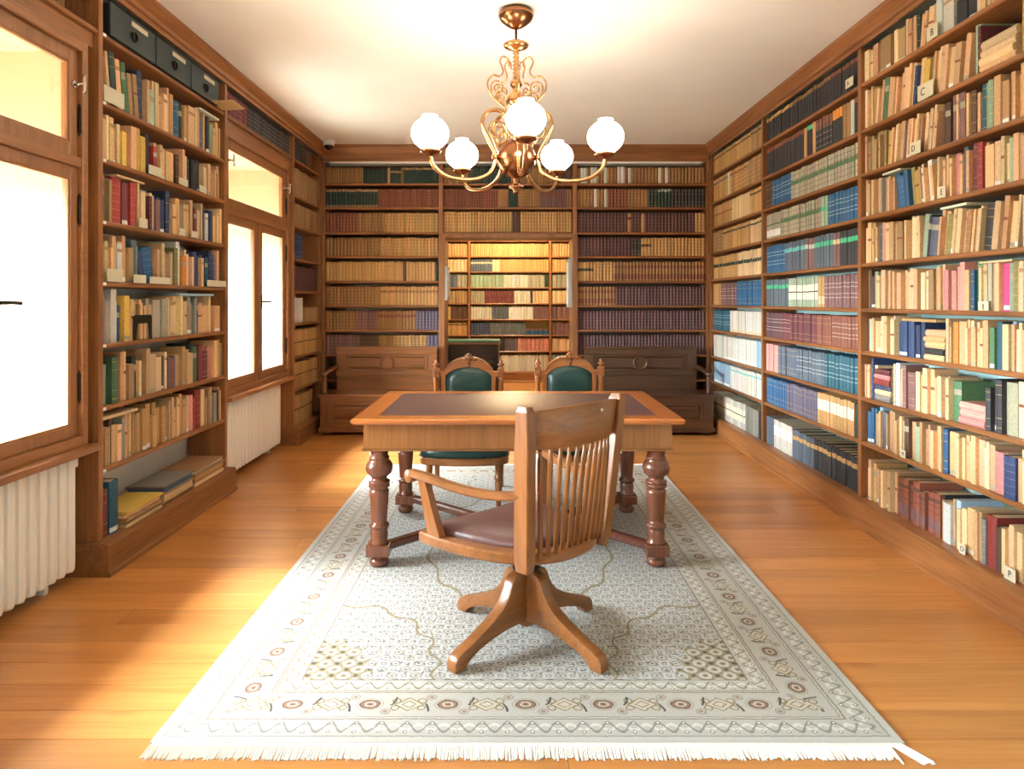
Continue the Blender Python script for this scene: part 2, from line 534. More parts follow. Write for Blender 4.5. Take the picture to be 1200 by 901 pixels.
def window(n, a, b):
    root = empty('window_%d' % n, (-2.2, (a + b) / 2, 0.70), kind='structure')
    W(ring(MB(), a, b, 0.70, 2.755, 0.05, -2.26, -2.175, 0.005), 'casing', M['window_wood_y'], root)
    W(MB().box(-2.255, -2.182, a + 0.05, b - 0.05, 2.115, 2.165, 0.005), 'transom', M['window_wood_y'], root)
    m = (a + b) / 2
    W(MB().box(-2.255, -2.19, m - 0.028, m + 0.028, 0.75, 2.115, 0.005), 'mullion', M['window_wood_z'], root)
    sash(root, a + 0.05, b - 0.05, 2.165, 2.705, 0.07, [('latch', a + 0.085, 2.53), ('latch', b - 0.085, 2.53), ('hinge', b - 0.047, 2.36), ('hinge', a + 0.047, 2.36)])
    sash(root, a + 0.05, m - 0.028, 0.75, 2.115, 0.062, [('hinge', a + 0.047, 1.0), ('hinge', a + 0.047, 1.9)])
    sash(root, m + 0.028, b - 0.05, 0.75, 2.115, 0.062, [('lever', m + 0.06, 1.43, 1), ('hinge', b - 0.047, 1.0), ('hinge', b - 0.047, 1.9)])
    for yy in (a + 0.3, b - 0.3):
        W(MB().box(-2.20, -2.186, yy - 0.09, yy + 0.09, 2.128, 2.146, 0.003), 'transom_bolt', M['iron'], root)
    W(MB().box(-2.36, -2.115, a - 0.03, b + 0.03, 0.665, 0.702, 0.010), 'window_sill', M['window_wood_y'], root)
    return root
for i, (a, b) in enumerate(WIN):
    window(i + 1, a, b)  # the third window is unseen, added to bring in fill light

# cornices ------------------------------------------------------
crown = [(0, 3.075), (0.012, 3.075), (0.014, 3.10), (0.030, 3.105), (0.034, 3.13), (0.052, 3.15), (0.070, 3.175), (0.074, 3.20), (0, 3.20)]
t = MB().prism([(XL + p, z) for p, z in crown], 1, -1.6, YB - 0.0)
tag(t.build('trim_1', M['case_wood_y']), kind='structure')
t = MB().prism([(XR - p, z) for p, z in crown], 1, -1.6, YB - 0.0)
tag(t.build('trim_2', M['case_wood_y']), kind='structure')
crb = [(0, 3.02), (0.012, 3.02), (0.014, 3.05), (0.022, 3.055), (0.030, 3.11), (0.050, 3.14), (0.070, 3.17), (0.074, 3.20), (0, 3.20)]
t = MB().prism([(YB - p, z) for p, z in crb], 0, XL + 0.02, XR - 0.02)
tag(t.build('trim_3', M['case_wood_x']), kind='structure')
tag(MB().box(XL + 0.1, XR - 0.1, YB - 0.012, YB + 0.012, 2.995, 3.018, 0.003).build('trim_4', M['white_plastic']), kind='structure')

# doorway lining
dl = MB()
dl.box(OX0 - 0.05, OX0 + 0.012, YB - 0.012, 8.70, 0, OZT + 0.01, 0.004)
dl.box(OX1 - 0.012, OX1 + 0.05, YB - 0.012, 8.70, 0, OZT + 0.01, 0.004)
dl.box(OX0 + 0.012, OX1 - 0.012, YB - 0.012, 8.70, OZT - 0.03, OZT + 0.01, 0.004)
tag(dl.build('door_1', M['case_wood_z']), kind='structure')

# ------------------------------------------------------------------ rug
class X:
    """arithmetic on shader sockets"""
    nt = None
    def __init__(s, v): s.v = v
    @staticmethod
    def op(o, *a):
        n = X.nt.nodes.new('ShaderNodeMath'); n.operation = o
        for i, q in enumerate(a):
            q = q.v if isinstance(q, X) else q
            if isinstance(q, (int, float)): n.inputs[i].default_value = q
            else: X.nt.links.new(q, n.inputs[i])
        return X(n.outputs[0])
    def __add__(s, o): return X.op('ADD', s, o)
    __radd__ = __add__
    def __sub__(s, o): return X.op('SUBTRACT', s, o)
    def __rsub__(s, o): return X.op('SUBTRACT', o, s)
    def __mul__(s, o): return X.op('MULTIPLY', s, o)
    __rmul__ = __mul__
    def __truediv__(s, o): return X.op('DIVIDE', s, o)
    def __lt__(s, o): return X.op('LESS_THAN', s, o)
    def __gt__(s, o): return X.op('GREATER_THAN', s, o)
    def abs(s): return X.op('ABSOLUTE', s)
    def fr(s): return X.op('FRACT', s)
    def sin(s): return X.op('SINE', s)
    def cos(s): return X.op('COSINE', s)
    def sq(s): return X.op('MULTIPLY', s, s)
    def sqrt(s): return X.op('SQRT', s)
def xmin(a, b): return X.op('MINIMUM', a, b)
def xmax(a, b): return X.op('MAXIMUM', a, b)
def near(a, c, w): return X.op('COMPARE', a, c, w)        # 1 where |a-c|<=w

RX0, RX1, RY0, RY1 = -1.169, 1.277, 2.349, 6.31
def rug_mat(hw, hl):
    m, nt, p = new_mat('rug_weave')
    X.nt = nt
    N, L = nt.nodes, nt.links
    tc = N.new('ShaderNodeTexCoord')
    nz = N.new('ShaderNodeTexNoise'); nz.inputs['Scale'].default_value = 55; nz.inputs['Detail'].default_value = 2
    L.new(tc.outputs['Object'], nz.inputs['Vector'])
    sx = N.new('ShaderNodeSeparateXYZ'); L.new(tc.outputs['Object'], sx.inputs[0])
    wob = (X(nz.outputs['Fac']) - 0.5) * 0.010
    u = X(sx.outputs['X']) + wob
    v = X(sx.outputs['Y']) - wob
    au, av = u.abs(), v.abs()
    ex, ey = hw - au, hl - av
    e = xmin(ex, ey)
    side = ex < ey                                      # 1 on the long sides
    s = side * v + (1 - side) * u                       # run along the border
    col = [None]
    def setc(rgb):
        n = N.new('ShaderNodeRGB'); n.outputs[0].default_value = (*lin(rgb), 1); return n.outputs[0]
    col[0] = setc((184, 183, 179))
    def paint(mask, rgb, a=1.0):
        n = N.new('ShaderNodeMix'); n.data_type = 'RGBA'
        L.new((mask * a).v if a != 1.0 else mask.v, n.inputs['Factor'])
        L.new(col[0], n.inputs['A']); L.new(setc(rgb), n.inputs['B'])
        col[0] = n.outputs['Result']
    BR, OL, SL, PK, GR, DK = (116, 96, 78), (128, 112, 70), (78, 84, 98), (142, 114, 98), (132, 129, 124), (46, 46, 52)
    # ---- field lattice
    infield = e > 0.385
    P = 0.092
    a1, b1 = ((u + v) / P).fr() - 0.5, ((u - v) / P).fr() - 0.5
    r1 = (a1.sq() + b1.sq()).sqrt()
    paint(infield * near(r1, 0.26, 0.035), GR)
    paint(infield * (r1 < 0.10), BR, 0.8)
    paint(infield * near(a1.abs() + b1.abs(), 0.46, 0.03), GR, 0.9)
    a2, b2 = ((u + v) / P + 0.5).fr() - 0.5, ((u - v) / P + 0.5).fr() - 0.5
    r2 = (a2.sq() + b2.sq()).sqrt()
    paint(infield * near(r2, 0.14, 0.03), SL, 0.75)
    a3, b3 = (u / (P * 0.707)).fr() - 0.5, (v / (P * 0.707)).fr() - 0.5
    paint(infield * (a3.abs() < 0.16) * (b3.abs() < 0.055), SL, 0.8)
    a4, b4 = (u / (P * 0.707) + 0.5).fr() - 0.5, (v / (P * 0.707) + 0.25).fr() - 0.5
    paint(infield * (a4.abs() < 0.06) * (b4.abs() < 0.15), BR, 0.7)
    # ---- medallion outline, spandrel outline, corner pieces
    fu, fv = au / (hw - 0.385), av / (hl - 0.385)
    ang = X.op('ARCTAN2', fv, fu)
    rad = (fu.sq() + fv.sq()).sqrt()
    lob = rad + (ang * 16.0).sin() * 0.018
    paint(infield * near(lob, 0.62, 0.008), OL, 0.75)
    cu, cv = ex - 0.385, ey - 0.385
    rc = (cu.sq() + cv.sq() * 0.55).sqrt()
    angc = X.op('ARCTAN2', cv, cu)
    lobc = rc + (angc * 18.0).sin() * 0.018
    paint(infield * near(lobc, 0.50, 0.006), OL, 0.75)
    inc = infield * (lobc < 0.24)
    paint(inc, OL, 0.7)
    paint(inc * near(r1, 0.30, 0.10), (184, 183, 179))
    paint(inc * (r2 < 0.12), DK, 0.7)
    # ---- guard stripes
    def guard(c, w, per, ca, cb):
        t = (s / per).fr() - 0.5
        d = (e - c) / w
        z = (t * 2 * PI).sin() * 0.35
        inb = near(e, c, w)
        paint(inb, (172, 169, 162), 0.6)
        paint(inb * near(d - z, 0.0, 0.17), ca)
        paint(inb * near(d + z * 1.6, 0.0, 0.16), cb, 0.9)
        t2 = (s / per + 0.25).fr() - 0.5
        rr_ = (t2.sq() * 9.0 + (d.abs() - 0.55).sq() * 1.6).sqrt()
        paint(inb * (rr_ < 0.30), cb, 0.8)
        paint(inb * (rr_ < 0.13), (222, 218, 210))
    guard(0.082, 0.046, 0.085, (200, 199, 195), GR)
    guard(0.345, 0.036, 0.075, (200, 199, 195), (134, 122, 98))
    for c, w, rgb in ((0.032, 0.0035, GR), (0.130, 0.003, BR), (0.142, 0.003, GR), (0.298, 0.003, BR), (0.308, 0.003, OL), (0.384, 0.003, BR)):
        paint(near(e, c, w), rgb, 0.8)
    # ---- main border
    inb = near(e, 0.220, 0.075)
    paint(inb, (170, 163, 154), 0.6)
    per = 0.275
    d = e - 0.220
    def motif(off):
        q = ((s / per + off).fr() - 0.5) * per
        return q
    q = motif(0.5)
    r = (q.sq() * 0.75 + d.sq() * 1.2).sqrt()
    paint(inb * (r < 0.029), PK); paint(inb * near(r, 0.029, 0.0035), BR); paint(inb * near(r, 0.014, 0.003), (184, 183, 179)); paint(inb * (r < 0.006), BR)
    paint(inb * near(r, 0.040, 0.002), GR, 0.6)
    q = motif(0.0)
    ab = q.abs() * 0.8 + d.abs()
    paint(inb * (ab < 0.040), (186, 179, 166)); paint(inb * near(ab, 0.040, 0.0035), OL, 0.85); paint(inb * near(ab, 0.020, 0.003), BR, 0.8)
    rr = ((q.abs() - 0.046).sq() + (d.abs() - 0.022).sq()).sqrt()
    paint(inb * near(rr, 0.014, 0.003), OL, 0.8)
    for off, sg in ((0.22, 1.0), (0.78, -1.0)):
        q = motif(off)
        k = q - d * 0.55 * sg + d.sq() * 6.0
        paint(inb * near(k, 0.0, 0.0042) * ((d - 0.02 * sg).abs() < 0.026), DK, 0.85)
        q2 = motif(off + 0.06 * sg)
        r = (q2.sq() + (d + 0.045 * sg).sq()).sqrt()
        paint(inb * (r < 0.009), PK, 0.8)
        paint(inb * near(r, 0.016, 0.0025), GR, 0.8)
    # ---- weave: fine value change
    n2 = N.new('ShaderNodeTexNoise'); n2.inputs['Scale'].default_value = 220
    L.new(tc.outputs['Object'], n2.inputs['Vector'])
    mr = N.new('ShaderNodeMapRange'); mr.inputs['To Min'].default_value = 0.82; mr.inputs['To Max'].default_value = 1.14
    L.new(n2.outputs['Fac'], mr.inputs['Value'])
    sc = N.new('ShaderNodeVectorMath'); sc.operation = 'SCALE'
    L.new(col[0], sc.inputs[0]); L.new(mr.outputs['Result'], sc.inputs['Scale'])
    L.new(sc.outputs['Vector'], p.inputs['Base Color'])
    p.inputs['Roughness'].default_value = 0.95
    p.inputs['Specular IOR Level'].default_value = 0.1
    b = N.new('ShaderNodeBump'); b.inputs['Strength'].default_value = 0.25; b.inputs['Distance'].default_value = 0.003
    L.new(n2.outputs['Fac'], b.inputs['Height']); L.new(b.outputs['Normal'], p.inputs['Normal'])
    return m
hw, hl = (RX1 - RX0) / 2, (RY1 - RY0) / 2
rug = empty('rug', ((RX0 + RX1) / 2, (RY0 + RY1) / 2, 0.0), label='large cream oriental rug with bordered pattern under the desk', cat='rug')
MB().box(-hw, hw, -hl, hl, 0.0005, 0.010, 0.003).build('pile', rug_mat(hw, hl), rug)
for sgn in (-1, 1):
    fr = MB()
    fr.box(-hw + 0.01, hw - 0.01, sgn * hl - 0.012 if sgn < 0 else hl, sgn * hl if sgn < 0 else hl + 0.012, 0.0005, 0.007)
    xx = -hw + 0.006
    rnd = random.Random(5 + sgn)
    while xx < hw + 0.03:
        ln = rnd.uniform(0.060, 0.078) + (0.02 if xx > hw - 0.06 else 0)
        dx = rnd.uniform(-0.004, 0.004) + (0.05 if xx > hw - 0.05 else 0)
        y0 = sgn * (hl + 0.004)
        w = 0.0036
        vs, fs = [], []
        for k in range(3):
            t = k / 2
            yy, xc = y0 + sgn * ln * t, min(xx, hw - 0.01) + dx * t
            zz = 0.006 - 0.003 * t
            vs += [(xc - w, yy, zz - 0.0025), (xc + w, yy, zz - 0.0025), (xc, yy, zz + 0.001)]
        for k in range(2):
            for j in range(3):
                fs.append((k * 3 + j, k * 3 + (j + 1) % 3, k * 3 + 3 + (j + 1) % 3, k * 3 + 3 + j))
        fr.add(vs, fs)
        xx += 0.0052
    tag(fr.build('fringe', M['fringe'], rug), kind='stuff')

# ------------------------------------------------------------------ bookcases
RLV = [0.165, 0.529, 0.816, 1.115, 1.39, 1.68, 1.98, 2.26, 2.545, 2.847]
LLV = [0.173, 0.546, 0.876, 1.21, 1.54, 1.865, 2.195, 2.50, 2.86]
BLV = [0.25, 0.54, 0.825, 1.107, 1.386, 1.663, 1.947, 2.218, 2.503, 2.774]

def shelf_board(x0, x1, z, depth, th=0.026):
    """board with a rounded front edge, front at y=0.004"""
    f = 0.004
    return MB().prism([(f + 0.006, z), (f, z - 0.008), (f + 0.001, z - th + 0.006), (f + 0.008, z - th), (depth, z - th), (depth, z)], 0, x0, x1)

def upright(x0, x1, z0, z1, depth):
    return MB().box(x0, x1, 0.0, depth, z0, z1, 0.003)

def plinth(x0, x1, h, depth, front=-0.06, ends=(0, 0)):
    mb = MB()
    mb.prism([(front, 0), (front - 0.012, 0.0), (front - 0.012, 0.018), (front, 0.028), (front, h - 0.012), (front + 0.010, h - 0.004), (front + 0.03, h), (depth, h), (depth, 0)], 0, x0 - ends[0], x1 + ends[1])
    return mb

def bookcase(loc, rz, label, ups, bays, depth, top, plinth_h, ends=(0, 0), tags=False, skip=None, back=None, wood='case_wood'):
    """ups: list of (x0,x1) uprights; bays: list of (x0,x1,levels)"""
    root = empty('bookcase', loc, rz, label, 'bookcase')
    for x0, x1 in ups:
        upright(x0, x1, plinth_h if plinth_h else 0, top, depth).build('upright', M[wood + '_z'], root)
    for x0, x1, lv in bays:
        for z in lv:
            if plinth_h and abs(z - plinth_h) < 0.02: continue
            shelf_board(x0, x1, z, depth).build('shelf', M[wood + '_x'], root)
            if tags:
                MB().box(x0 + 0.004, x0 + 0.03, 0.000, 0.004, z - 0.020, z - 0.004).build('shelf_tag', M['card_white'], root)
    if plinth_h:
        plinth(ups[0][0], ups[-1][1], plinth_h, depth, ends=ends).build('plinth', M[wood + '_x'], root)
    if back:
        for x0, x1, lv in bays:
            MB().box(x0 - 0.02, x1 + 0.02, depth, depth + 0.012, lv[0] - 0.03, top).build('back_panel', M[back], root)
    return root

H = PI / 2
# right wall: local x runs from the far corner towards the camera
case_right = bookcase((XR, YB, 0), -H, 'long built-in wooden bookcase of three bays along the right wall',
    [(0.0, 0.04), (1.69, 1.73), (3.51, 3.55), (5.33, 5.37)],
    [(0.04, 1.69, RLV), (1.73, 3.51, RLV), (3.55, 5.33, RLV)], 0.30, 3.08, 0.165)
case_left = bookcase((XL, 3.79, 0), H, 'wooden bookcase on a low plinth standing between the two windows',
    [(0.0, 0.04), (1.68, 1.72)], [(0.04, 1.68, LLV)], 0.28, 3.08, 0.173, ends=(0.02, 0.02), tags=True)
case_corner = bookcase((XL, 7.19, 0), H, 'narrow wooden bookcase in the corner beyond the far window',
    [(0.0, 0.04), (1.02, 1.05)], [(0.04, 1.02, LLV)], 0.28, 3.08, 0.173, ends=(0.0, -0.08))
case_back = bookcase((XL, YB, 0), 0, 'wooden bookcase filling the back wall around the doorway',
    [(0.0, 0.04), (1.335, 1.385), (2.86, 2.91), (4.38, 4.42)],
    [(0.04, 1.335, BLV), (1.385, 2.86, BLV[7:]), (2.91, 4.38, BLV)], 0.28, 3.02, 0, back='dark_wood_x')
# shelves over the windows
for (a, b), lab in (((2.20, 3.79), 'brown wooden shelf running above the near window'), ((5.51, 7.19), 'brown wooden shelf running above the far window')):
    r = empty('wall_shelf', (XL, a, 2.74), H, lab, 'shelf')
    shelf_board(0, b - a, 0.12, 0.28).build('shelf', M['case_wood_x'], r)
    MB().box(0, b - a, 0.03, 0.05, 0.016, 0.094, 0.002).build('fascia_board', M['case_wood_x'], r)

# ------------------------------------------------------------------ desk
desk = empty('desk', (0.04, 4.41, 0.010), 0, 'large wooden desk with dark leather top and turned legs on the rug', 'desk')
dx, y0, y1 = 0.882, -0.59, 0.60
ZT = 0.805
tb = 0.125
ztop = MB()
# frame of the top: moulded edge ring, leather inlay in the middle
edge = [(-dx, y0), (dx, y0), (dx, y1), (-dx, y1)]
inn = [(-dx + tb, y0 + tb), (dx - tb, y0 + tb), (dx - tb, y1 - tb), (-dx + tb, y1 - tb)]
for k in range(4):
    a, b, c, d = edge[k], edge[(k + 1) % 4], inn[(k + 1) % 4], inn[k]
    mb = MB()
    ca = [(a[0] + (0.008 if a[0] < 0 else -0.008), a[1] + (0.008 if a[1] < 0 else -0.008)), (b[0] + (0.008 if b[0] < 0 else -0.008), b[1] + (0.008 if b[1] < 0 else -0.008))]
    vs = [(a[0], a[1], ZT - 0.006), (b[0], b[1], ZT - 0.006), (ca[0][0], ca[0][1], ZT), (ca[1][0], ca[1][1], ZT), (c[0], c[1], ZT), (d[0], d[1], ZT),
          (a[0], a[1], ZT - 0.018), (b[0], b[1], ZT - 0.018), (ca[0][0], ca[0][1], ZT - 0.030), (ca[1][0], ca[1][1], ZT - 0.030), (c[0], c[1], ZT - 0.030), (d[0], d[1], ZT - 0.030)]
    fs = [(0, 1, 3, 2), (2, 3, 4, 5), (0, 6, 7, 1), (6, 8, 9, 7), (8, 11, 10, 9), (4, 10, 11, 5), (0, 2, 5, 11, 8, 6), (1, 7, 9, 10, 4, 3)]
    mb.add(vs, fs)
    mb.build('top_border', M['top_wood_x' if k % 2 == 0 else 'top_wood_y'], desk)
MB().box(-dx + tb, dx - tb, y0 + tb, y1 - tb, ZT - 0.03, ZT - 0.0015).build('leather_inlay', M['desk_leather'], desk)
ax, ay0, ay1 = 0.825, y0 + 0.055, y1 - 0.055
za0, za1 = 0.637, ZT - 0.030
for (p, q, r, s_, m) in ((-ax, ax, ay0, ay0 + 0.028, 'x'), (-ax, ax, ay1 - 0.028, ay1, 'x'), (-ax, -ax + 0.028, ay0 + 0.028, ay1 - 0.028, 'y'), (ax - 0.028, ax, ay0 + 0.028, ay1 - 0.028, 'y')):
    MB().box(p, q, r, s_, za0, za1, 0.002).build('apron', M['desk_wood_z'], desk)
mb = MB()
for (p, q, r, s_) in ((-ax - .008, ax + .008, ay0 - .008, ay0 + 0.03), (-ax - .008, ax + .008, ay1 - 0.03, ay1 + .008), (-ax - .008, -ax + 0.03, ay0 + .03, ay1 - .03), (ax - 0.03, ax + .008, ay0 + .03, ay1 - .03)):
    mb.box(p, q, r, s_, za0 - 0.012, za0, 0.003)
mb.build('apron_moulding', M['desk_wood_x'], desk)
legp = [(0.030, 0.0), (0.045, 0.004), (0.053, 0.020), (0.050, 0.036), (0.036, 0.046), (0.034, 0.056), (0.046, 0.062)]
legt = [(0.050, 0.122), (0.050, 0.130), (0.044, 0.136), (0.047, 0.170), (0.044, 0.196), (0.040, 0.204), (0.052, 0.208), (0.054, 0.220), (0.049, 0.228), (0.040, 0.233), (0.042, 0.25),
        (0.052, 0.395), (0.053, 0.408), (0.047, 0.412), (0.047, 0.420), (0.056, 0.426), (0.058, 0.436), (0.052, 0.444), (0.058, 0.450), (0.057, 0.458), (0.044, 0.464), (0.040, 0.476), (0.050, 0.486), (0.066, 0.500), (0.073, 0.520),
        (0.072, 0.540), (0.062, 0.562), (0.050, 0.574), (0.054, 0.580), (0.054, 0.588), (0.046, 0.592), (0.050, 0.625)]
LX, LYF, LYB = 0.748, -0.49, 0.50
for sx_ in (-1, 1):
    for ly in (LYF, LYB):
        mb = MB().lathe(legp, sx_ * LX, ly, 24).lathe(legt, sx_ * LX, ly, 24)
        mb.box(sx_ * LX - 0.062, sx_ * LX + 0.062, ly - 0.062, ly + 0.062, 0.062, 0.122, 0.006)
        o = mb.build('leg', M['leg_wood'], desk)
JX = 0.235
for sx_ in (-1, 1):
    for ly in (LYF, LYB):
        a, b = Vector((sx_ * (LX - 0.03), ly * 0.97, 0.100)), Vector((sx_ * JX, 0.0, 0.112))
        MB().sweep([a, b], 0.055, 0.045, 0.010).build('stretcher', M['stretcher_wood'], desk)
MB().sweep([(-JX - 0.02, 0, 0.112), (JX + 0.02, 0, 0.112)], 0.058, 0.046, 0.010).build('stretcher', M['stretcher_wood'], desk)

# ------------------------------------------------------------------ swivel chair (local: faces +y)
CH_A = math.radians(45)
sw = empty('swivel_chair', (0.068, 3.08, 0.010), CH_A, 'wooden swivel armchair with slatted back and brown leather seat before the desk', 'chair')
cw = M['chair_wood_z']
# base: four S-curved legs in a cross
up = [(0.020, 0.290), (0.060, 0.292), (0.088, 0.282), (0.106, 0.262), (0.118, 0.232), (0.136, 0.200), (0.168, 0.168), (0.215, 0.140), (0.270, 0.114), (0.325, 0.090), (0.372, 0.074), (0.402, 0.060), (0.416, 0.040), (0.420, 0.012), (0.416, 0.0)]
lo = [(0.366, 0.0), (0.352, 0.020), (0.328, 0.036), (0.290, 0.052), (0.240, 0.066), (0.190, 0.076), (0.140, 0.082), (0.080, 0.085), (0.020, 0.085)]
for k in range(4):
    mb = MB().prism(up + lo, 1, -0.026, 0.026, 0.006)
    R = Matrix.Rotation(k * PI / 2, 3, 'Z')
    mb.v = [(R @ Vector(p))[:] for p in mb.v]
    o = mb.build('leg', M['chair_wood_x'], sw)
    o.data.shade_smooth(); o.data.set_sharp_from_angle(angle=math.radians(42))
mb = MB().lathe([(0.036, 0.075), (0.036, 0.285)], 0, 0, 8, smooth=False, phase=PI / 8)
mb.lathe([(0.012, 0.052), (0.032, 0.060), (0.036, 0.075)], 0, 0, 16)
mb.build('column', cw, sw)
mb = MB().lathe([(0.045, 0.288), (0.058, 0.292), (0.058, 0.302), (0.03, 0.306), (0.022, 0.31), (0.022, 0.40), (0.10, 0.404), (0.10, 0.412)], 0, 0, 20)
mb.build('swivel_spindle', M['iron'], sw)
def seat_outline(off=0.0, n=56):
    P = [(0.334, 0.292), (0.336, 0.17), (0.320, 0.03), (0.282, -0.10), (0.215, -0.205), (0.120, -0.268), (0.0, -0.288)]
    P = P + [(-x, y) for x, y in P[-2::-1]] + [(-0.31, 0.318), (-0.16, 0.334), (0.0, 0.338), (0.16, 0.334), (0.31, 0.318)]
    pts = [Vector((x, y, 0)) for x, y in P]
    sp = spline(pts + [pts[0]], 5)[:-1]
    c = Vector((0, 0.02, 0))
    out = []
    for p in sp:
        d = (p - c)
        out.append(((p - d.normalized() * off).x, (p - d.normalized() * off).y))
    return out
out, inn_ = seat_outline(0), seat_outline(0.075)
n = len(out)
mb = MB()
rings = [([(x, y) for x, y in seat_outline(0.006)], 0.412), (out, 0.420), (out, 0.448), ([(x, y) for x, y in seat_outline(0.008)], 0.456), (inn_, 0.456), (inn_, 0.412)]
vs = [(x, y, z) for r, z in rings for x, y in r]
fs = []
for k in range(len(rings)):
    kk = (k + 1) % len(rings)
    for i in range(n):
        j = (i + 1) % n
        fs.append((k * n + i, k * n + j, kk * n + j, kk * n + i))
mb.add(vs, fs)
o = mb.build('seat_frame', M['chair_wood_x'], sw)
o.data.shade_smooth(); o.data.set_sharp_from_angle(angle=math.radians(35))
mb = MB()
prof = [(0.076, 0.440), (0.060, 0.460), (0.072, 0.482), (0.105, 0.496), (0.16, 0.504), (0.23, 0.506)]
vs = []
for off, z in prof:
    vs += [(x, y, z) for x, y in seat_outline(off)]
vs.append((0, 0.02, 0.507))
fs = [(k * n + i, k * n + (i + 1) % n, (k + 1) * n + (i + 1) % n, (k + 1) * n + i) for k in range(len(prof) - 1) for i in range(n)]
fs += [((len(prof) - 1) * n + i, (len(prof) - 1) * n + (i + 1) % n, len(prof) * n) for i in range(n)]
mb.add(vs, fs, True)
mb.build('seat_cushion', M['leather_brown'], sw)
# back: two flat posts, curved crest rail, spindles
def post(s):
    b0, t0 = Vector((s * 0.232, -0.212, 0.395)), Vector((s * 0.292, -0.262, 1.035))
    if s < 0: t0.x += 0.012
    mb = MB()
    ax_ = Vector((1, 0, 0))
    ay_ = Vector((-ax_.y, ax_.x, 0))
    rows = [(0.0, 0.021, 0.032), (0.06, 0.024, 0.038), (0.75, 0.024, 0.038), (0.97, 0.022, 0.032), (1.0, 0.017, 0.024)]
    vs, fs = [], []
    for t_, hw_, hd in rows:
        c = b0.lerp(t0, t_)
        e = 0.005
        for (p, q) in ((-hw_ + e, -hd), (hw_ - e, -hd), (hw_, -hd + e), (hw_, hd - e), (hw_ - e, hd), (-hw_ + e, hd), (-hw_, hd - e), (-hw_, -hd + e)):
            vs.append((c + ax_ * p + ay_ * q)[:])
    for k in range(len(rows) - 1):
        for i in range(8):
            fs.append((k * 8 + i, k * 8 + (i + 1) % 8, k * 8 + 8 + (i + 1) % 8, k * 8 + 8 + i))
    fs += [tuple(range(7, -1, -1)), tuple((len(rows) - 1) * 8 + i for i in range(8))]
    mb.add(vs, fs)
    return mb.build('back_post', cw, sw)
post(-1); post(1)
def crest_pt(t, z):                       # t -1..1 along the curved rail
    k = (z - 0.86) / 0.17
    hx = 0.262 + 0.02 * k
    x = hx * t
    y = -0.245 - 0.012 * k - 0.075 * (1 - t * t)
    return Vector((x, y, z))
mb = MB()
nn = 18
vs = []
for i in range(nn + 1):
    t_ = -1 + 2 * i / nn
    top = 1.012 + 0.016 * (1 - t_ * t_)
    for z, o_ in ((0.868, -0.011), (0.872, -0.013), (top - 0.006, -0.013), (top, -0.008), (top, 0.008), (top - 0.006, 0.013), (0.872, 0.013), (0.868, 0.011)):
        p = crest_pt(t_, z); vs.append((p.x, p.y + o_, p.z))
fs = [(i * 8 + k, i * 8 + (k + 1) % 8, i * 8 + 8 + (k + 1) % 8, i * 8 + 8 + k) for i in range(nn) for k in range(8)]
fs += [tuple(range(7, -1, -1)), tuple(nn * 8 + k for k in range(8))]
mb.add(vs, fs)
crest = mb.build('crest_rail', M['chair_wood_x'], sw)
crest.data.shade_smooth(); crest.data.set_sharp_from_angle(angle=math.radians(42))
p = crest_pt(0.30, 1.000)
MB().tube([(p.x, p.y - 0.018, 0.992), (p.x, p.y - 0.010, 0.992)], 0.008, 10).build('screw', M['steel'], crest)
for i in range(11):
    t_ = -0.86 + 1.72 * i / 10
    a = math.radians(-90) + t_ * math.radians(48)
    bx_, by_ = 0.215 * t_, -0.246 - (1 - t_ * t_) * 0.020
    b = Vector((bx_, by_, 0.445))
    c = crest_pt(t_ * 0.93, 0.875)
    d = (c - b)
    mb = MB()
    mb.tube([b, b + d * 0.80, b + d * 0.88, b + d * 0.91, c], [0.0095, 0.0105, 0.0105, 0.007, 0.007], 8)
    mb.build('spindle', cw, sw)
# arms
for s in (-1, 1):
    path = spline([(s * 0.252, -0.225, 0.690), (s * 0.285, -0.08, 0.672), (s * 0.325, 0.08, 0.680), (s * 0.352, 0.22, 0.700), (s * 0.364, 0.315, 0.706)], 6)
    mb = MB().sweep([p[:] for p in path], 0.050, 0.030, 0.008)
    e = path[-1]
    q = MB().lathe([(0.018, -0.025), (0.027, -0.019), (0.027, 0.019), (0.018, 0.025)], 0, 0, 16)
    for v in q.v:
        pass
    mb2 = [(e.x + v[2], e.y + 0.005 + v[0], e.z - 0.012 + v[1]) for v in q.v]
    mb.add(mb2, q.f, True)
    arm = mb.build('armrest', M['chair_wood_y'], sw)
    arm.data.shade_smooth(); arm.data.set_sharp_from_angle(angle=math.radians(42))
    bt, tp = Vector((s * 0.312, 0.215, 0.448)), Vector((s * 0.350, 0.255, 0.690))
    vs, fs = [], []
    for c, a, b in ((bt, 0.017, 0.040), (bt.lerp(tp, 0.5), 0.016, 0.030), (tp, 0.015, 0.022)):
        vs += [(c.x - a, c.y - b, c.z), (c.x + a, c.y - b, c.z), (c.x + a, c.y + b, c.z), (c.x - a, c.y + b, c.z)]
    for k in range(2):
        for i in range(4):
            fs.append((k * 4 + i, k * 4 + (i + 1) % 4, k * 4 + 4 + (i + 1) % 4, k * 4 + 4 + i))
    fs += [(3, 2, 1, 0), (8, 9, 10, 11)]
    MB().add(vs, fs).build('arm_support', cw, arm)

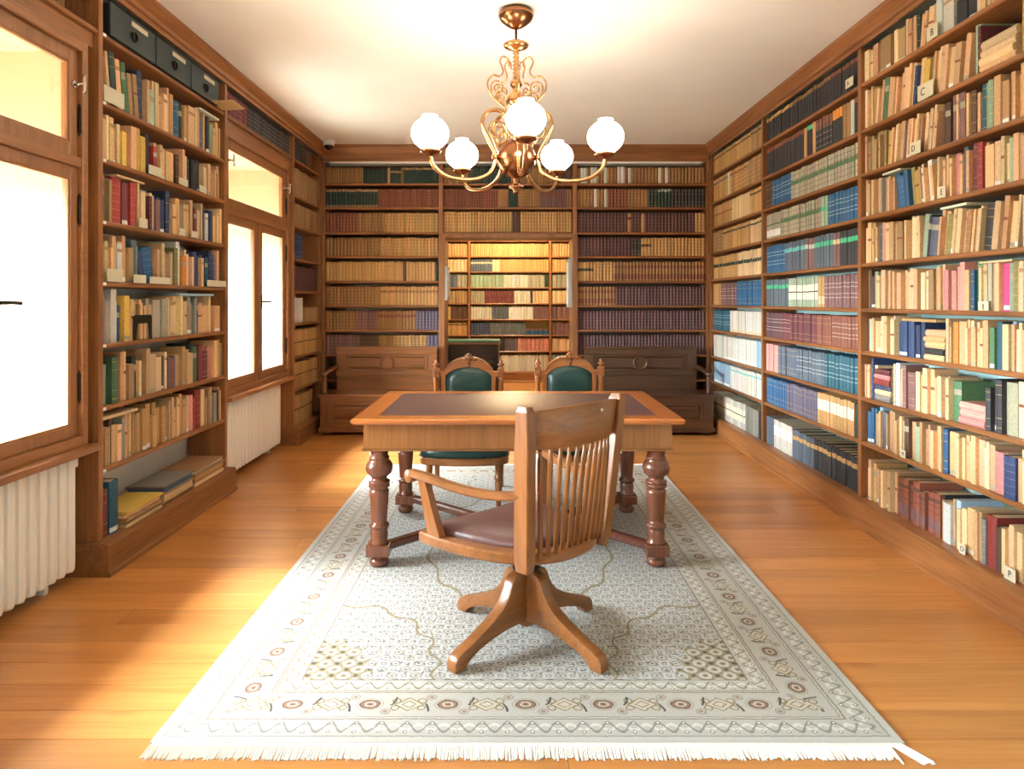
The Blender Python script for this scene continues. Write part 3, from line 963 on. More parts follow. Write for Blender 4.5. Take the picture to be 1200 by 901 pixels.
# ------------------------------------------------------------------ green leather chairs (local: faces -y)
def green_chair(loc, rz, label):
    r = empty('carved_chair', loc, rz, label, 'chair', 'carved green chairs behind the desk')
    cm = M['carved_wood_z']
    bx_, yb = 0.245, 0.30
    for s in (-1, 1):
        pr = [(0.020, 0.40), (0.024, 0.44), (0.020, 0.46), (0.017, 0.50), (0.022, 0.66), (0.017, 0.80), (0.022, 0.81), (0.017, 0.825), (0.024, 0.835), (0.024, 0.85)]
        mb = MB().lathe(pr, s * bx_, yb, 14)
        mb.box(s * bx_ - 0.026, s * bx_ + 0.026, yb - 0.026, yb + 0.026, 0.850, 0.918, 0.006)
        mb.lathe([(0.020, 0.918), (0.012, 0.924), (0.010, 0.930), (0.024, 0.938), (0.026, 0.946), (0.014, 0.954), (0.008, 0.958), (0.013, 0.966), (0.010, 0.974), (0.002, 0.982)], s * bx_, yb, 14)
        p = mb.build('back_post', cm, r)
        MB().lathe([(0.002, 0.0), (0.014, 0.001), (0.018, 0.006), (0.010, 0.010), (0.002, 0.012)], 0, 0, 10)
        q = MB()
        for a in range(6):
            an = a * PI / 3
            q.lathe([(0.001, -0.004), (0.006, -0.002), (0.0065, 0.002), (0.001, 0.006)], 0, 0, 6)
            q.v[-24:] = [(s * bx_ + v[0] + 0.013 * math.cos(an), yb - 0.027 - v[2], 0.884 + v[1] + 0.018 * math.sin(an)) for v in q.v[-24:]]
        q.build('rosette', cm, p)
        # rear leg, raked backwards
        MB().tube([(s * bx_, yb, 0.42), (s * bx_, yb + 0.02, 0.25), (s * bx_, yb + 0.09, 0.0)], [0.026, 0.022, 0.018], 8).build('leg', cm, r)
        fl = [(0.014, 0.0), (0.020, 0.012), (0.014, 0.03), (0.018, 0.05), (0.026, 0.20), (0.020, 0.21), (0.030, 0.225), (0.030, 0.24), (0.022, 0.25), (0.026, 0.32)]
        MB().lathe(fl, s * 0.235, -0.30, 14).build('leg', cm, r)
    # back frame with arched crest
    mb = MB()
    for s in (-1, 1):
        mb.box(s * 0.19 - 0.016, s * 0.19 + 0.016, yb - 0.016, yb + 0.016, 0.50, 0.875, 0.004)
    mb.box(-0.225, 0.225, yb - 0.016, yb + 0.016, 0.500, 0.545, 0.004)
    mb.build('back_frame', cm, r)
    n_ = 20
    def top(x):
        if abs(x) > 0.185: return 0.893
        return 0.893 + 0.112 * (1 - (x / 0.185) ** 2) ** 0.62
    def bot(x):
        if abs(x) > 0.172: return 0.858
        return 0.858 + 0.068 * (1 - (x / 0.172) ** 2) ** 0.7
    mb = MB()
    vs, fs = [], []
    xs = [-0.222 + 0.444 * i / 40 for i in range(41)]
    for x in xs:
        a, b = bot(x), top(x)
        vs += [(x, yb - 0.018, a), (x, yb - 0.018, b - 0.012), (x, yb - 0.028, b - 0.010), (x, yb - 0.028, b), (x, yb + 0.02, b), (x, yb + 0.02, a)]
    for i in range(40):
        for k in range(6):
            fs.append((i * 6 + k, i * 6 + (k + 1) % 6, i * 6 + 6 + (k + 1) % 6, i * 6 + 6 + k))
    fs += [tuple(range(5, -1, -1)), tuple(240 + k for k in range(6))]
    mb.add(vs, fs)
    crest_ = mb.build('crest', M['carved_wood_x'], r)
    q = MB()                                          # carved cartouche
    for (x, z, ra) in ((0, 0.995, 0.022), (-0.028, 0.992, 0.016), (0.028, 0.992, 0.016), (-0.05, 0.985, 0.011), (0.05, 0.985, 0.011), (0, 1.018, 0.016), (0, 0.962, 0.014), (-0.016, 1.012, 0.011), (0.016, 1.012, 0.011), (0, 0.94, 0.010)):
        q.lathe([(0.001, -ra), (ra * 0.7, -ra * 0.7), (ra, 0), (ra * 0.7, ra * 0.7), (0.001, ra)], x, yb - 0.026, 10)
        q.v[-50:] = [(v[0], yb - 0.026 + (v[1] - yb + 0.026) * 0.8, z + v[2]) for v in q.v[-50:]]
    q.build('carving', M['carved_wood_x'], crest_)
    # green back pad, domed
    mb = MB()
    vs, fs = [], []
    nx, nz_ = 16, 12
    for j in range(nz_ + 1):
        for i in range(nx + 1):
            x = -0.174 + 0.348 * i / nx
            zt = min(bot(x) + 0.004, 0.93)
            z = 0.548 + (zt - 0.548) * j / nz_
            ui, uj = 1 - abs(2 * i / nx - 1) ** 4, 1 - abs(2 * j / nz_ - 1) ** 4
            vs.append((x, yb - 0.006 - 0.040 * (max(ui * uj, 0)) ** 0.6, z))
    for j in range(nz_):
        for i in range(nx):
            k = j * (nx + 1) + i
            fs.append((k, k + 1, k + nx + 2, k + nx + 1))
    mb.add(vs, fs, True)
    mb.box(-0.172, 0.172, yb - 0.006, yb + 0.010, 0.55, 0.862)
    mb.build('back_pad', M['leather_green'], r)
    # seat: bowed front rail, sprung green seat
    def so(off):
        P = [(-0.24, 0.30), (-0.285, 0.05), (-0.305, -0.22), (-0.26, -0.315), (-0.13, -0.352), (0, -0.362)]
        P = P + [(-x, y) for x, y in P[-2::-1]]
        sp = spline([(x, y, 0) for x, y in P], 4)
        c = Vector((0, -0.02, 0))
        return [(p - (p - c).normalized() * off)[:2] for p in sp]
    def stack(rows, mat, nm, smooth):
        m_ = len(so(0))
        vs = [(x, y, z) for off, z in rows for x, y in so(off)]
        fs = [(k * m_ + i, k * m_ + (i + 1) % m_, k * m_ + m_ + (i + 1) % m_, k * m_ + m_ + i) for k in range(len(rows) - 1) for i in range(m_)]
        fs += [tuple(range(m_ - 1, -1, -1)), tuple((len(rows) - 1) * m_ + i for i in range(m_))]
        return MB().add(vs, fs, smooth).build(nm, mat, r)
    stack([(0.02, 0.318), (0.004, 0.322), (0.0, 0.330), (0.0, 0.362), (0.004, 0.370), (0.02, 0.372)], M['carved_wood_x'], 'seat_rail', False)
    st = stack([(0.006, 0.370), (0.000, 0.390), (0.006, 0.425), (0.03, 0.452), (0.09, 0.470), (0.17, 0.478)], M['leather_green'], 'seat', True)
    q = MB()
    for i, (x, y) in enumerate(so(-0.001)):
        q.box(x - 0.0045, x + 0.0045, y - 0.0045, y + 0.0045, 0.371, 0.379)
    q.build('stud_row', M['old_brass'], st)
    return r
green_chair((-0.315, 5.20, 0.010), 0, 'carved chair with green leather back behind the desk, left one')
green_chair((0.468, 5.32, 0.010), math.radians(2), 'carved chair with green leather back behind the desk, right one')

# ------------------------------------------------------------------ chest benches against the back wall
def ring_mould(a, b, c, d, y0_, y1_, mat, parent):
    w = 0.020
    m_ = MB()
    for (p, q, r_, s_) in ((a, b, c, c + w), (a, b, d - w, d), (a, a + w, c + w, d - w), (b - w, b, c + w, d - w)):
        m_.box(p, q, y0_, y1_, r_, s_, 0.007)
    m_.build('panel_moulding', mat, parent)
def bench(x0, x1, wood_, label, arm_side):
    r = empty('chest_bench', ((x0 + x1) / 2, 7.98, 0), 0, label, 'bench', 'carved chest benches')
    L = (x1 - x0) / 2
    wx, wz = M[wood_ + '_x'], M[wood_ + '_z']
    yf, yb = -0.26, 0.17
    for sx_ in (-1, 1):
        for yy in (yf + 0.07, yb - 0.07):
            MB().lathe([(0.03, 0.0), (0.045, 0.006), (0.05, 0.02), (0.04, 0.038)], sx_ * (L - 0.08), yy, 14).build('bun_foot', wz, r)
    MB().box(-L, L, yf - 0.015, yb, 0.035, 0.085, 0.010).build('base_moulding', wx, r)
    body = MB().box(-L + 0.02, L - 0.02, yf + 0.016, yb, 0.08, 0.40, 0.003).build('chest', wx, r)
    # framed front panel
    fy = yf
    for (a, b, c, d, m_) in ((-L + 0.02, L - 0.02, 0.08, 0.14, wx), (-L + 0.02, L - 0.02, 0.345, 0.40, wx), (-L + 0.02, -L + 0.14, 0.14, 0.345, wz), (L - 0.14, L - 0.02, 0.14, 0.345, wz)):
        MB().box(a, b, fy - 0.006, fy + 0.018, c, d, 0.006).build('frame_rail', m_, body)
    ring_mould(-L + 0.14, L - 0.14, 0.14, 0.345, fy - 0.012, fy + 0.016, wx, body)
    MB().prism([(fy + 0.017, 0.178), (fy + 0.006, 0.198), (fy + 0.006, 0.288), (fy + 0.017, 0.308)], 0, -L + 0.185, L - 0.185).build('front_panel', wx, body)
    MB().box(-L - 0.005, L + 0.005, yf - 0.025, yb, 0.412, 0.440, 0.008).build('seat_lid', wx, r)
    MB().box(-L + 0.01, L - 0.01, yf - 0.008, yb, 0.398, 0.412, 0.003).build('lid_moulding', wx, r)
    # back
    bx0, bx1 = (-L + 0.10 if arm_side < 0 else -L + 0.03), (L - 0.10 if arm_side > 0 else L - 0.03)
    bk = MB().box(bx0, bx1, yb - 0.02, yb + 0.012, 0.44, 0.90, 0.003).build('backrest', wx, r)
    MB().box(bx0 - 0.015, bx1 + 0.015, yb - 0.045, yb + 0.02, 0.895, 0.925, 0.008).build('top_rail', wx, r)
    for (a, b, c, d, m_) in ((bx0, bx1, 0.84, 0.895, wx), (bx0, bx1, 0.60, 0.645, wx), (bx0, bx0 + 0.10, 0.645, 0.84, wz), (bx1 - 0.10, bx1, 0.645, 0.84, wz)):
        MB().box(a, b, yb - 0.044, yb - 0.018, c, d, 0.006).build('frame_rail', m_, bk)
    mx_ = (bx0 + bx1) / 2
    ring_mould(bx0 + 0.10, bx1 - 0.10, 0.645, 0.84, yb - 0.050, yb - 0.018, wx, bk)
    MB().prism([(yb - 0.020, 0.675), (yb - 0.032, 0.690), (yb - 0.032, 0.795), (yb - 0.020, 0.810)], 0, bx0 + 0.15, bx1 - 0.15).build('panel', wx, bk)
    q = MB()
    q.lathe([(0.058, 0.0), (0.064, 0.016), (0.076, 0.020), (0.086, 0.0)], 0, 0, 32, cap=False)
    q.v = [(mx_ + v[0], yb - 0.031 - v[2], 0.742 + v[1]) for v in q.v]
    q.build('ring_ornament', wx, bk)
    # arm at the outer end
    s = arm_side
    axx = s * (L - 0.055)
    pth = spline([(axx - s * 0.05, yb - 0.03, 0.70), (axx - s * 0.035, yb - 0.10, 0.695), (axx, yb - 0.22, 0.665), (axx + s * 0.005, yb - 0.32, 0.648), (axx + s * 0.005, yb - 0.36, 0.645)], 5)
    mb = MB().sweep([p[:] for p in pth], 0.055, 0.032, 0.008)
    mb.lathe([(0.020, 0.622), (0.034, 0.632), (0.040, 0.648), (0.034, 0.664), (0.01, 0.670)], axx + s * 0.005, yb - 0.36, 14)
    arm = mb.build('armrest', wz, r)
    MB().lathe([(0.026, 0.440), (0.028, 0.455), (0.018, 0.465), (0.022, 0.50), (0.028, 0.545), (0.017, 0.585), (0.024, 0.60), (0.018, 0.61), (0.024, 0.63)], axx + s * 0.005, yb - 0.34, 14).build('arm_post', wz, arm)
    return r
bench(-2.045, -0.79, 'bench_wood', 'carved wooden chest bench left of the doorway by the corner bookcase', -1)
bench(0.80, 2.185, 'dark_wood', 'dark carved chest bench right of the doorway by the right bookcase', 1)

# ------------------------------------------------------------------ radiators
def radiator(y0, y1, label):
    r = empty('radiator', (-2.27, (y0 + y1) / 2, 0), 0, label, 'radiator', 'ribbed radiators below the windows')
    n_ = int(round((y1 - y0) / 0.076))
    p = (y1 - y0) / n_
    z0, z1 = 0.07, 0.652
    me = None
    for i in range(n_):
        c = -(y1 - y0) / 2 + p * (i + 0.5)
        h = p * 0.47
        if me is None:
            pts = []
            for (z, k) in ((z0, 0.55), (z0 + 0.012, 0.85), (z0 + 0.05, 1.0), (z1 - 0.05, 1.0), (z1 - 0.012, 0.85), (z1, 0.55)):
                sec = [(-0.055, -h * 0.6), (-0.050, -h), (0.035, -h), (0.058, -h * 0.72), (0.068, -h * 0.25), (0.068, h * 0.25), (0.058, h * 0.72), (0.035, h), (-0.050, h), (-0.055, h * 0.6)]
                pts.append([(x * (0.75 + 0.25 * k), y * (0.7 + 0.3 * k), z) for x, y in sec])
            m_ = 10
            vs = [q for rr in pts for q in rr]
            fs = [(k * m_ + a, k * m_ + (a + 1) % m_, k * m_ + m_ + (a + 1) % m_, k * m_ + m_ + a) for k in range(5) for a in range(m_)]
            fs += [tuple(range(m_ - 1, -1, -1)), tuple(50 + a for a in range(m_))]
            o = MB().add(vs, fs).build('rib', M['radiator_paint'], r)
            me = o.data
        else:
            o = link(bpy.data.objects.new('rib', me), r)
        o.location = (0, c, 0)
    hl_ = (y1 - y0) / 2
    MB().tube([(0, -hl_ + 0.01, 0.60), (0, hl_ + 0.03, 0.60)], 0.014, 8).build('pipe', M['radiator_paint'], r)
    MB().tube([(0, -hl_ + 0.01, 0.12), (0, hl_ + 0.02, 0.12)], 0.014, 8).build('pipe', M['radiator_paint'], r)
    MB().lathe([(0.015, 0.585), (0.018, 0.59), (0.018, 0.635), (0.012, 0.645)], 0.03, hl_ + 0.025, 10).build('valve', M['radiator_paint'], r)
    for sg in (-1, 1):
        MB().box(-0.09, 0.0, sg * (hl_ - 0.15) - 0.015, sg * (hl_ - 0.15) + 0.015, 0.0, 0.075, 0.003).build('bracket', M['radiator_paint'], r)
radiator(2.36, 3.70, 'white ribbed radiator under the near window, beside the bookcase plinth')
radiator(5.62, 6.98, 'white ribbed radiator under the far window')

# ------------------------------------------------------------------ chandelier
CX, CY = 0.035, 4.39
ch = empty('chandelier', (CX, CY, CEIL), 0, 'brass five-arm chandelier with glowing white glass globes above the desk', 'chandelier')
def cz(z): return z - CEIL
MB().lathe([(0.02, cz(3.085)), (0.035, cz(3.09)), (0.060, cz(3.105)), (0.092, cz(3.130)), (0.108, cz(3.155)), (0.110, cz(3.172)), (0.096, cz(3.184)), (0.085, cz(3.20))], 0, 0, 32).build('canopy', M['old_brass'], ch)
prof = [(0.008, cz(3.09)), (0.008, cz(3.01)), (0.03, cz(3.005)), (0.070, cz(2.995)), (0.080, cz(2.985)), (0.070, cz(2.970)), (0.035, cz(2.955)), (0.012, cz(2.945))]
z = 2.945
while z > 2.80:
    prof += [(0.022, cz(z - 0.010)), (0.010, cz(z - 0.022))]; z -= 0.024
prof += [(0.022, cz(2.780)), (0.036, cz(2.760)), (0.036, cz(2.740)), (0.018, cz(2.720)), (0.030, cz(2.700)), (0.055, cz(2.670)), (0.062, cz(2.640)), (0.045, cz(2.610)), (0.022, cz(2.590)), (0.020, cz(2.50)), (0.034, cz(2.47)), (0.020, cz(2.44)), (0.030, cz(2.42))]
MB().lathe(prof[::-1], 0, 0, 20).build('stem', M['brass'], ch)
ball = [(0.030, cz(2.42))]
for i in range(1, 12):
    a = PI * i / 12
    ball.append((0.119 * math.sin(a), cz(2.297 + 0.119 * math.cos(a))))
ball += [(0.020, cz(2.170)), (0.024, cz(2.160)), (0.016, cz(2.150)), (0.020, cz(2.140)), (0.044, cz(2.130)), (0.046, cz(2.122)), (0.018, cz(2.112)), (0.020, cz(2.100)), (0.012, cz(2.085)), (0.002, cz(2.080))]
MB().lathe(ball[::-1], 0, 0, 32).build('ball', M['old_brass'], ch)
def rz_path(pts, ang, n=7):
    sp = spline([(r_, 0, z_) for r_, z_ in pts], n)
    c, s = math.cos(ang), math.sin(ang)
    return [(p.x * c, p.x * s, cz(p.z)) for p in sp]
def spiral(cr, czz, r0, r1, turns, a0, ang, sgn=1):
    out = []
    for i in range(25):
        t_ = i / 24
        a = a0 + sgn * turns * 2 * PI * t_
        rr = r0 + (r1 - r0) * t_
        x = cr + rr * math.cos(a)
        out.append((x * math.cos(ang), x * math.sin(ang), cz(czz + rr * math.sin(a))))
    return out
for k in range(5):
    ang = math.radians(-85 + 72 * k)
    mb = MB().tube(rz_path([(0.045, 2.50), (0.070, 2.555), (0.13, 2.580), (0.195, 2.555), (0.218, 2.49), (0.180, 2.40), (0.138, 2.325), (0.134, 2.27), (0.165, 2.205), (0.25, 2.160), (0.36, 2.150), (0.46, 2.170), (0.525, 2.225), (0.54, 2.28)], ang), 0.0115, 8)
    arm = mb.build('arm', M['brass'], ch)
    c, s = math.cos(ang), math.sin(ang)
    mb = MB()
    mb.tube([(0.115 * c, 0.115 * s, cz(2.297)), (0.155 * c, 0.155 * s, cz(2.297))], [0.016, 0.016], 10)
    mb.build('collar', M['brass'], arm)
    mb = MB()
    mb.tube(spiral(0.125, 2.455, 0.070, 0.016, 1.6, math.radians(200), ang, -1), 0.006, 6)
    mb.tube(spiral(0.100, 2.415, 0.045, 0.012, 1.2, math.radians(90), ang, 1), 0.005, 6)
    mb.build('scroll', M['brass'], arm)
    mb = MB()
    mb.tube(rz_path([(0.060, 2.585), (0.11, 2.62), (0.17, 2.68), (0.185, 2.74), (0.150, 2.785), (0.105, 2.785), (0.085, 2.82), (0.105, 2.875), (0.085, 2.905), (0.050, 2.89), (0.045, 2.85)], ang), 0.0055, 6)
    mb.tube(spiral(0.120, 2.715, 0.048, 0.010, 1.7, math.radians(-60), ang, 1), 0.005, 6)
    mb.tube(spiral(0.105, 2.650, 0.034, 0.010, 1.3, math.radians(60), ang, -1), 0.0045, 6)
    mb.build('crown_scroll', M['brass'], ch)
    lx, ly = 0.54 * c, 0.54 * s
    MB().lathe([(0.014, cz(2.270)), (0.020, cz(2.276)), (0.055, cz(2.288)), (0.066, cz(2.300)), (0.062, cz(2.304)), (0.044, cz(2.306)), (0.044, cz(2.322)), (0.036, cz(2.322))], lx, ly, 20).build('gallery', M['old_brass'], arm)
    gl = [(0.040, cz(2.312))]
    for i in range(1, 14):
        a = math.radians(-66 + 132 * i / 13)
        gl.append((0.108 * math.cos(a), cz(2.402 + 0.096 * math.sin(a))))
    gl += [(0.044, cz(2.490)), (0.041, cz(2.496)), (0.045, cz(2.506)), (0.042, cz(2.507)), (0.037, cz(2.496))]
    MB().lathe(gl, lx, ly, 28, cap=False).build('globe', M['lamp_globe'], arm)

# ------------------------------------------------------------------ dome camera on the ceiling
dc = empty('security_camera', (-2.00, 7.99, CEIL), 0, 'small white dome security camera on the ceiling corner', 'camera')
MB().lathe([(0.052, -0.055), (0.062, -0.045), (0.066, 0.0)], 0, 0, 20).build('base', M['white_plastic'], dc)
dome = [(0.048 * math.cos(a), -0.055 - 0.046 * math.sin(a)) for a in [PI / 2 * i / 6 for i in range(6)]] + [(0.001, -0.101)]
MB().lathe(dome[::-1], 0, 0, 20).build('dome', M['black_plastic'], dc)

# ------------------------------------------------------------------ black archive boxes on the top shelf
for i, (a, b, pos) in enumerate(((3.875, 4.365, 'nearest the window'), (4.380, 4.850, 'the middle one'), (4.862, 5.310, 'farthest from the near window'))):
    w = b - a
    r = empty('archive_box', (XL + 0.015, (a + b) / 2, 2.861), H, 'dark grey archive box on the top shelf, ' + pos, 'box', 'archive boxes on the top shelf')
    MB().box(-w / 2, w / 2, 0.012, 0.265, 0.0, 0.172, 0.003).build('box_body', M['archive_end'], r)
    MB().box(-w / 2, w / 2, 0.0, 0.012, 0.0, 0.176, 0.003).build('front_flap', M['archive_black'], r)
    MB().box(-0.03, 0.15, -0.002, 0.0, 0.128, 0.156).build('paper_label', M['card_paper'], r)
    q = MB()
    q.lathe([(0.021, -0.004), (0.030, -0.004), (0.030, 0.004), (0.021, 0.004), (0.021, -0.004)], 0, 0, 18, cap=False)
    q.v = [(v[0], -0.006 + v[2], 0.072 + v[1]) for v in q.v]
    q.box(-0.045, 0.045, -0.002, 0.0, 0.060, 0.088, 0.0005)
    q.build('ring_pull', M['iron'], r)
tag(MB().prism([(-2.16, 2.864), (-1.99, 2.872), (-1.99, 2.876), (-2.16, 2.868)], 1, 5.19, 5.44).build('card_sheet', M['folder_tan']), 'tan card sheet sticking out from the end of the top shelf', 'card')

# ------------------------------------------------------------------ doorway boards, far room
for nm, x0, x1, z0, z1, lab in (('notice_board', OX0 + 0.014, OX0 + 0.044, 1.44, 1.83, 'slim grey board fixed to the left jamb of the doorway'), ('notice_board', OX1 - 0.058, OX1 - 0.014, 1.36, 1.92, 'slim grey board fixed to the right jamb of the doorway')):
    r = empty(nm, ((x0 + x1) / 2, 8.40, z0), 0, lab, 'board')
    w = (x1 - x0) / 2
    MB().box(-w, w, -0.16, 0.12, 0.0, z1 - z0, 0.004).build('panel', M['board_grey'], r)
    sx_ = 1 if x0 < 0 else -1
    MB().box(sx_ * w - 0.0 if sx_ > 0 else -w - 0.004, sx_ * w + 0.004 if sx_ > 0 else -w, -0.13, 0.09, 0.04, z1 - z0 - 0.04).build('sheet', M['card_white'], r)

pd = empty('writing_cabinet', (-0.50, 9.72, 0), 0, 'dark open cabinet with a green top beyond the doorway', 'cabinet')
MB().box(-0.36, 0.36, -0.22, 0.22, 0.885, 0.915, 0.004).build('green_top', M['green_baize'], pd)
MB().box(-0.365, 0.365, -0.225, 0.225, 0.862, 0.886, 0.004).build('top_frame', M['case_wood_x'], pd)
for s in (-1, 1):
    MB().box(s * 0.34 - 0.012, s * 0.34 + 0.012, -0.20, 0.20, 0.0, 0.862, 0.003).build('side_panel', M['dark_wood_z'], pd)
MB().box(-0.328, 0.328, 0.185, 0.20, 0.0, 0.862).build('back_panel', M['dark_wood_x'], pd)
for z in (0.05, 0.34, 0.60):
    MB().box(-0.328, 0.328, -0.195, 0.185, z, z + 0.02, 0.002).build('shelf', M['dark_wood_x'], pd)

FLV = [0.19, 0.547, 0.83, 1.11, 1.39, 1.67, 1.95, 2.22, 2.50, 2.78]
case_far = bookcase((-2.3, 12.78, 0), 0, 'pale wooden bookcase in the far room seen through the doorway',
    [(0.0, 0.04), (1.555, 1.595), (2.985, 3.025), (4.50, 4.54)],
    [(0.04, 1.555, FLV), (1.595, 2.985, FLV), (3.025, 4.50, FLV)], 0.28, 3.0, 0.19, back='warm_wall')
fl = empty('ceiling_lamp', (0.0, 11.9, CEIL), 0, 'warm round ceiling lamp in the far room', 'lamp')
MB().lathe([(0.14, -0.04), (0.15, -0.02), (0.15, 0.0)], 0, 0, 24).build('base', M['brass'], fl)
MB().lathe([(0.001, -0.16), (0.06, -0.15), (0.11, -0.11), (0.135, -0.04)], 0, 0, 24, cap=False).build('shade', M['far_lamp'], fl)

# ------------------------------------------------------------------ books
PAL = {'t': ('tan', (206, 164, 120)), 'c': ('cream', (216, 184, 142)), 'b': ('light brown', (164, 130, 90)), 'o': ('ochre', (150, 110, 66)),
       'd': ('dark brown', (84, 58, 42)), 'k': ('black', (46, 44, 47)), 'g': ('grey', (134, 130, 122)), 'n': ('navy', (44, 60, 96)),
       'u': ('blue', (40, 88, 128)), 'l': ('pale blue', (142, 166, 184)), 'e': ('green', (74, 110, 74)), 'f': ('pale green', (150, 166, 142)),
       'r': ('red', (150, 54, 50)), 'm': ('maroon', (108, 50, 56)), 'p': ('pink', (208, 138, 130)), 'v': ('violet', (94, 86, 108)),
       'w': ('white', (222, 220, 214)), 'y': ('yellow', (208, 168, 80)), 'a': ('olive', (132, 122, 72)), 's': ('slate grey', (84, 94, 106)),
       'i': ('teal', (38, 88, 104)), 'q': ('orange', (222, 142, 58)), 'h': ('mauve brown', (122, 86, 84)), 'x': ('dark green', (38, 62, 56)),
       'z': ('dark plum', (88, 56, 60)), 'j': ('magenta', (196, 62, 116)), 'R': ('rust red', (130, 74, 54)), 'T': ('golden tan', (190, 148, 92)),
       'G': ('mint green', (70, 180, 132)), 'C': ('turquoise', (104, 184, 180)), 'W': ('off white', (198, 192, 180)), 'A': ('grey cream', (160, 152, 130))}
GOLD = (206, 166, 92)
def mixc(a, b, t): return tuple(a[i] * (1 - t) + b[i] * t for i in range(3))
def bands_of(style, base, rnd):
    out = []
    for tok in (style or '').split('+'):
        k, _, c = tok.partition(':')
        cc = PAL[c][1] if c in PAL else None
        if k == 'gold': out += [(.10, .108, GOLD), (.28, .288, GOLD), (.72, .728, GOLD), (.90, .908, GOLD)]
        elif k == 'ribs': out += [(f, f + .012, mixc(base, (255, 215, 150), .35)) for f in (.14, .31, .48, .65, .82)]
        elif k == 'ribd': out += [(f, f + .016, mixc(base, (20, 10, 5), .5)) for f in (.17, .34, .51, .68, .84)]
        elif k == 'top': out.append((.86, 1, cc))
        elif k == 'TOP': out.append((.72, 1, cc))
        elif k == 'label': out.append((.66, .80, cc))
        elif k == 'mid': out.append((.52, .66, cc))
        elif k == 'midn': out.append((.54, .60, cc))
        elif k == 'hi': out.append((.78, .86, cc))
        elif k == 'low': out.append((.10, .36, cc))
        elif k == 'foot': out.append((.03, .12, cc))
        elif k == 'strap': out.append((.50, .54, (30, 26, 26)))
        elif k == 'paperband': out += [(.25, .75, (238, 226, 200)), (.49, .53, (40, 30, 26))]
        elif k == 'bars': out += [(f, f + .02, mixc(base, (240, 236, 226), .6)) for f in (.30, .42, .62, .74)]
        elif k == 'white': out += [(.45, .80, mixc(base, (245, 240, 230), .75))]
        elif k == 'text': out += [(.55, .56, (230, 226, 216)), (.60, .72, (230, 226, 216)), (.75, .76, (230, 226, 216))]
        elif k == 'plaid': out += [(f, f + .045, mixc(base, (225, 205, 175), .32)) for f in (.12, .30, .48, .66, .84)]
    return out

BOOKS = []          # every record
def book_geo(b, split):
    """returns cover (v,f,c) and pages (v,f)"""
    t, h, D = b['t'], b['h'], b['D']
    rnd = random.Random(b['seed'])
    base = b['rgb']
    rounded = b['round']
    bul = min(t * 0.26, 0.008) if rounded else 0.0008
    n = b['seg'] if rounded else 2
    prof = []
    for i in range(n):
        q = -1 + 2 * i / (n - 1)
        prof.append((q * t / 2, bul * q * q))
    zs = {0.0, 1.0}
    for a0, a1, _ in b['bands']: zs.add(a0); zs.add(a1)
    zs = sorted(zs)
    V, Fc, Cc = [], [], []
    for fz in zs:
        for x, y in prof: V.append((x, y, fz * h))
    for k in range(len(zs) - 1):
        mid = (zs[k] + zs[k + 1]) / 2
        col = base
        for a0, a1, c in b['bands']:
            if a0 <= mid <= a1: col = c
        for i in range(n - 1):
            Fc.append((k * n + i, k * n + i + 1, (k + 1) * n + i + 1, (k + 1) * n + i)); Cc.append(col)
    c = min(0.0028, t * 0.18)
    top0 = (len(zs) - 1) * n
    def add(p): V.append(p); return len(V) - 1
    lb, rb_ = add((-t / 2, D, 0)), add((t / 2, D, 0))
    lt, rt = add((-t / 2, D, h)), add((t / 2, D, h))
    side = b['side']
    Fc.append((0, top0, lt, lb)); Cc.append(side)
    Fc.append((n - 1, rb_, rt, top0 + n - 1)); Cc.append(side)
    drop = 0.004 if rounded else 0.0005
    fi = bul + 0.003
    a_, b_ = add((-t / 2 + c, fi, h)), add((t / 2 - c, fi, h))
    al, bl = add((-t / 2 + c, D, h)), add((t / 2 - c, D, h))
    Fc.append(tuple([top0 + i for i in range(n)] + [b_, a_])); Cc.append(base)
    Fc.append((top0, a_, al, lt)); Cc.append(side)
    Fc.append((top0 + n - 1, rt, bl, b_)); Cc.append(side)
    PC = (214, 190, 148)
    pv = [(-t / 2 + c, fi, h), (t / 2 - c, fi, h), (t / 2 - c, D - .003, h), (-t / 2 + c, D - .003, h)]
    pb = [(x, y, h - drop) for x, y, z in pv] + [(x, y, 0.002) for x, y, z in pv]
    pf = [(0, 1, 2, 3), (0, 4, 5, 1), (2, 6, 7, 3), (1, 5, 6, 2), (0, 3, 7, 4)]
    Fc.append((lb, rb_, n - 1, 0)); Cc.append(base)
    if split:
        return V, Fc, Cc, pb, pf
    m = len(V)
    V += pb
    for q in pf[:1] + pf[2:3]:
        Fc.append(tuple(i + m for i in q)); Cc.append(PC)
    return V, Fc, Cc, None, None

def colour(me, cols, faces):
    at = me.color_attributes.new('Col', 'FLOAT_COLOR', 'CORNER')
    buf = []
    cache = {}
    for f, c in zip(faces, cols):
        if c not in cache: cache[c] = (*lin(c), 1.0)
        buf += list(cache[c]) * len(f)
    at.data.foreach_set('color', buf)

def jit(c, rnd, k=0.09):
    f = 1 + rnd.uniform(-k, k)
    return tuple(max(6, min(250, v * f * (1 + rnd.uniform(-.03, .03)))) for v in c)

def px_area(b):
    R = Matrix.Translation(b['loc']) @ Matrix.Rotation(b['rz'], 4, 'Z') @ Matrix.Rotation(b['tilt'], 4, 'Y')
    P = []
    for x, z in ((-b['t'] / 2, 0), (b['t'] / 2, 0), (b['t'] / 2, b['h']), (-b['t'] / 2, b['h'])):
        p = R @ Vector((x, 0, z))
        if p.y < 0.3: return 0
        P.append((U0 + p.x * F / p.y, V0 + (HC - p.z) * F / p.y))
    a = 0
    for i in range(4):
        j = (i + 1) % 4
        a += P[i][0] * P[j][1] - P[j][0] * P[i][1]
    cx = sum(q[0] for q in P) / 4; cy = sum(q[1] for q in P) / 4
    if not (-5 < cx < 1205 and -5 < cy < 906): return 0
    return abs(a) / 2

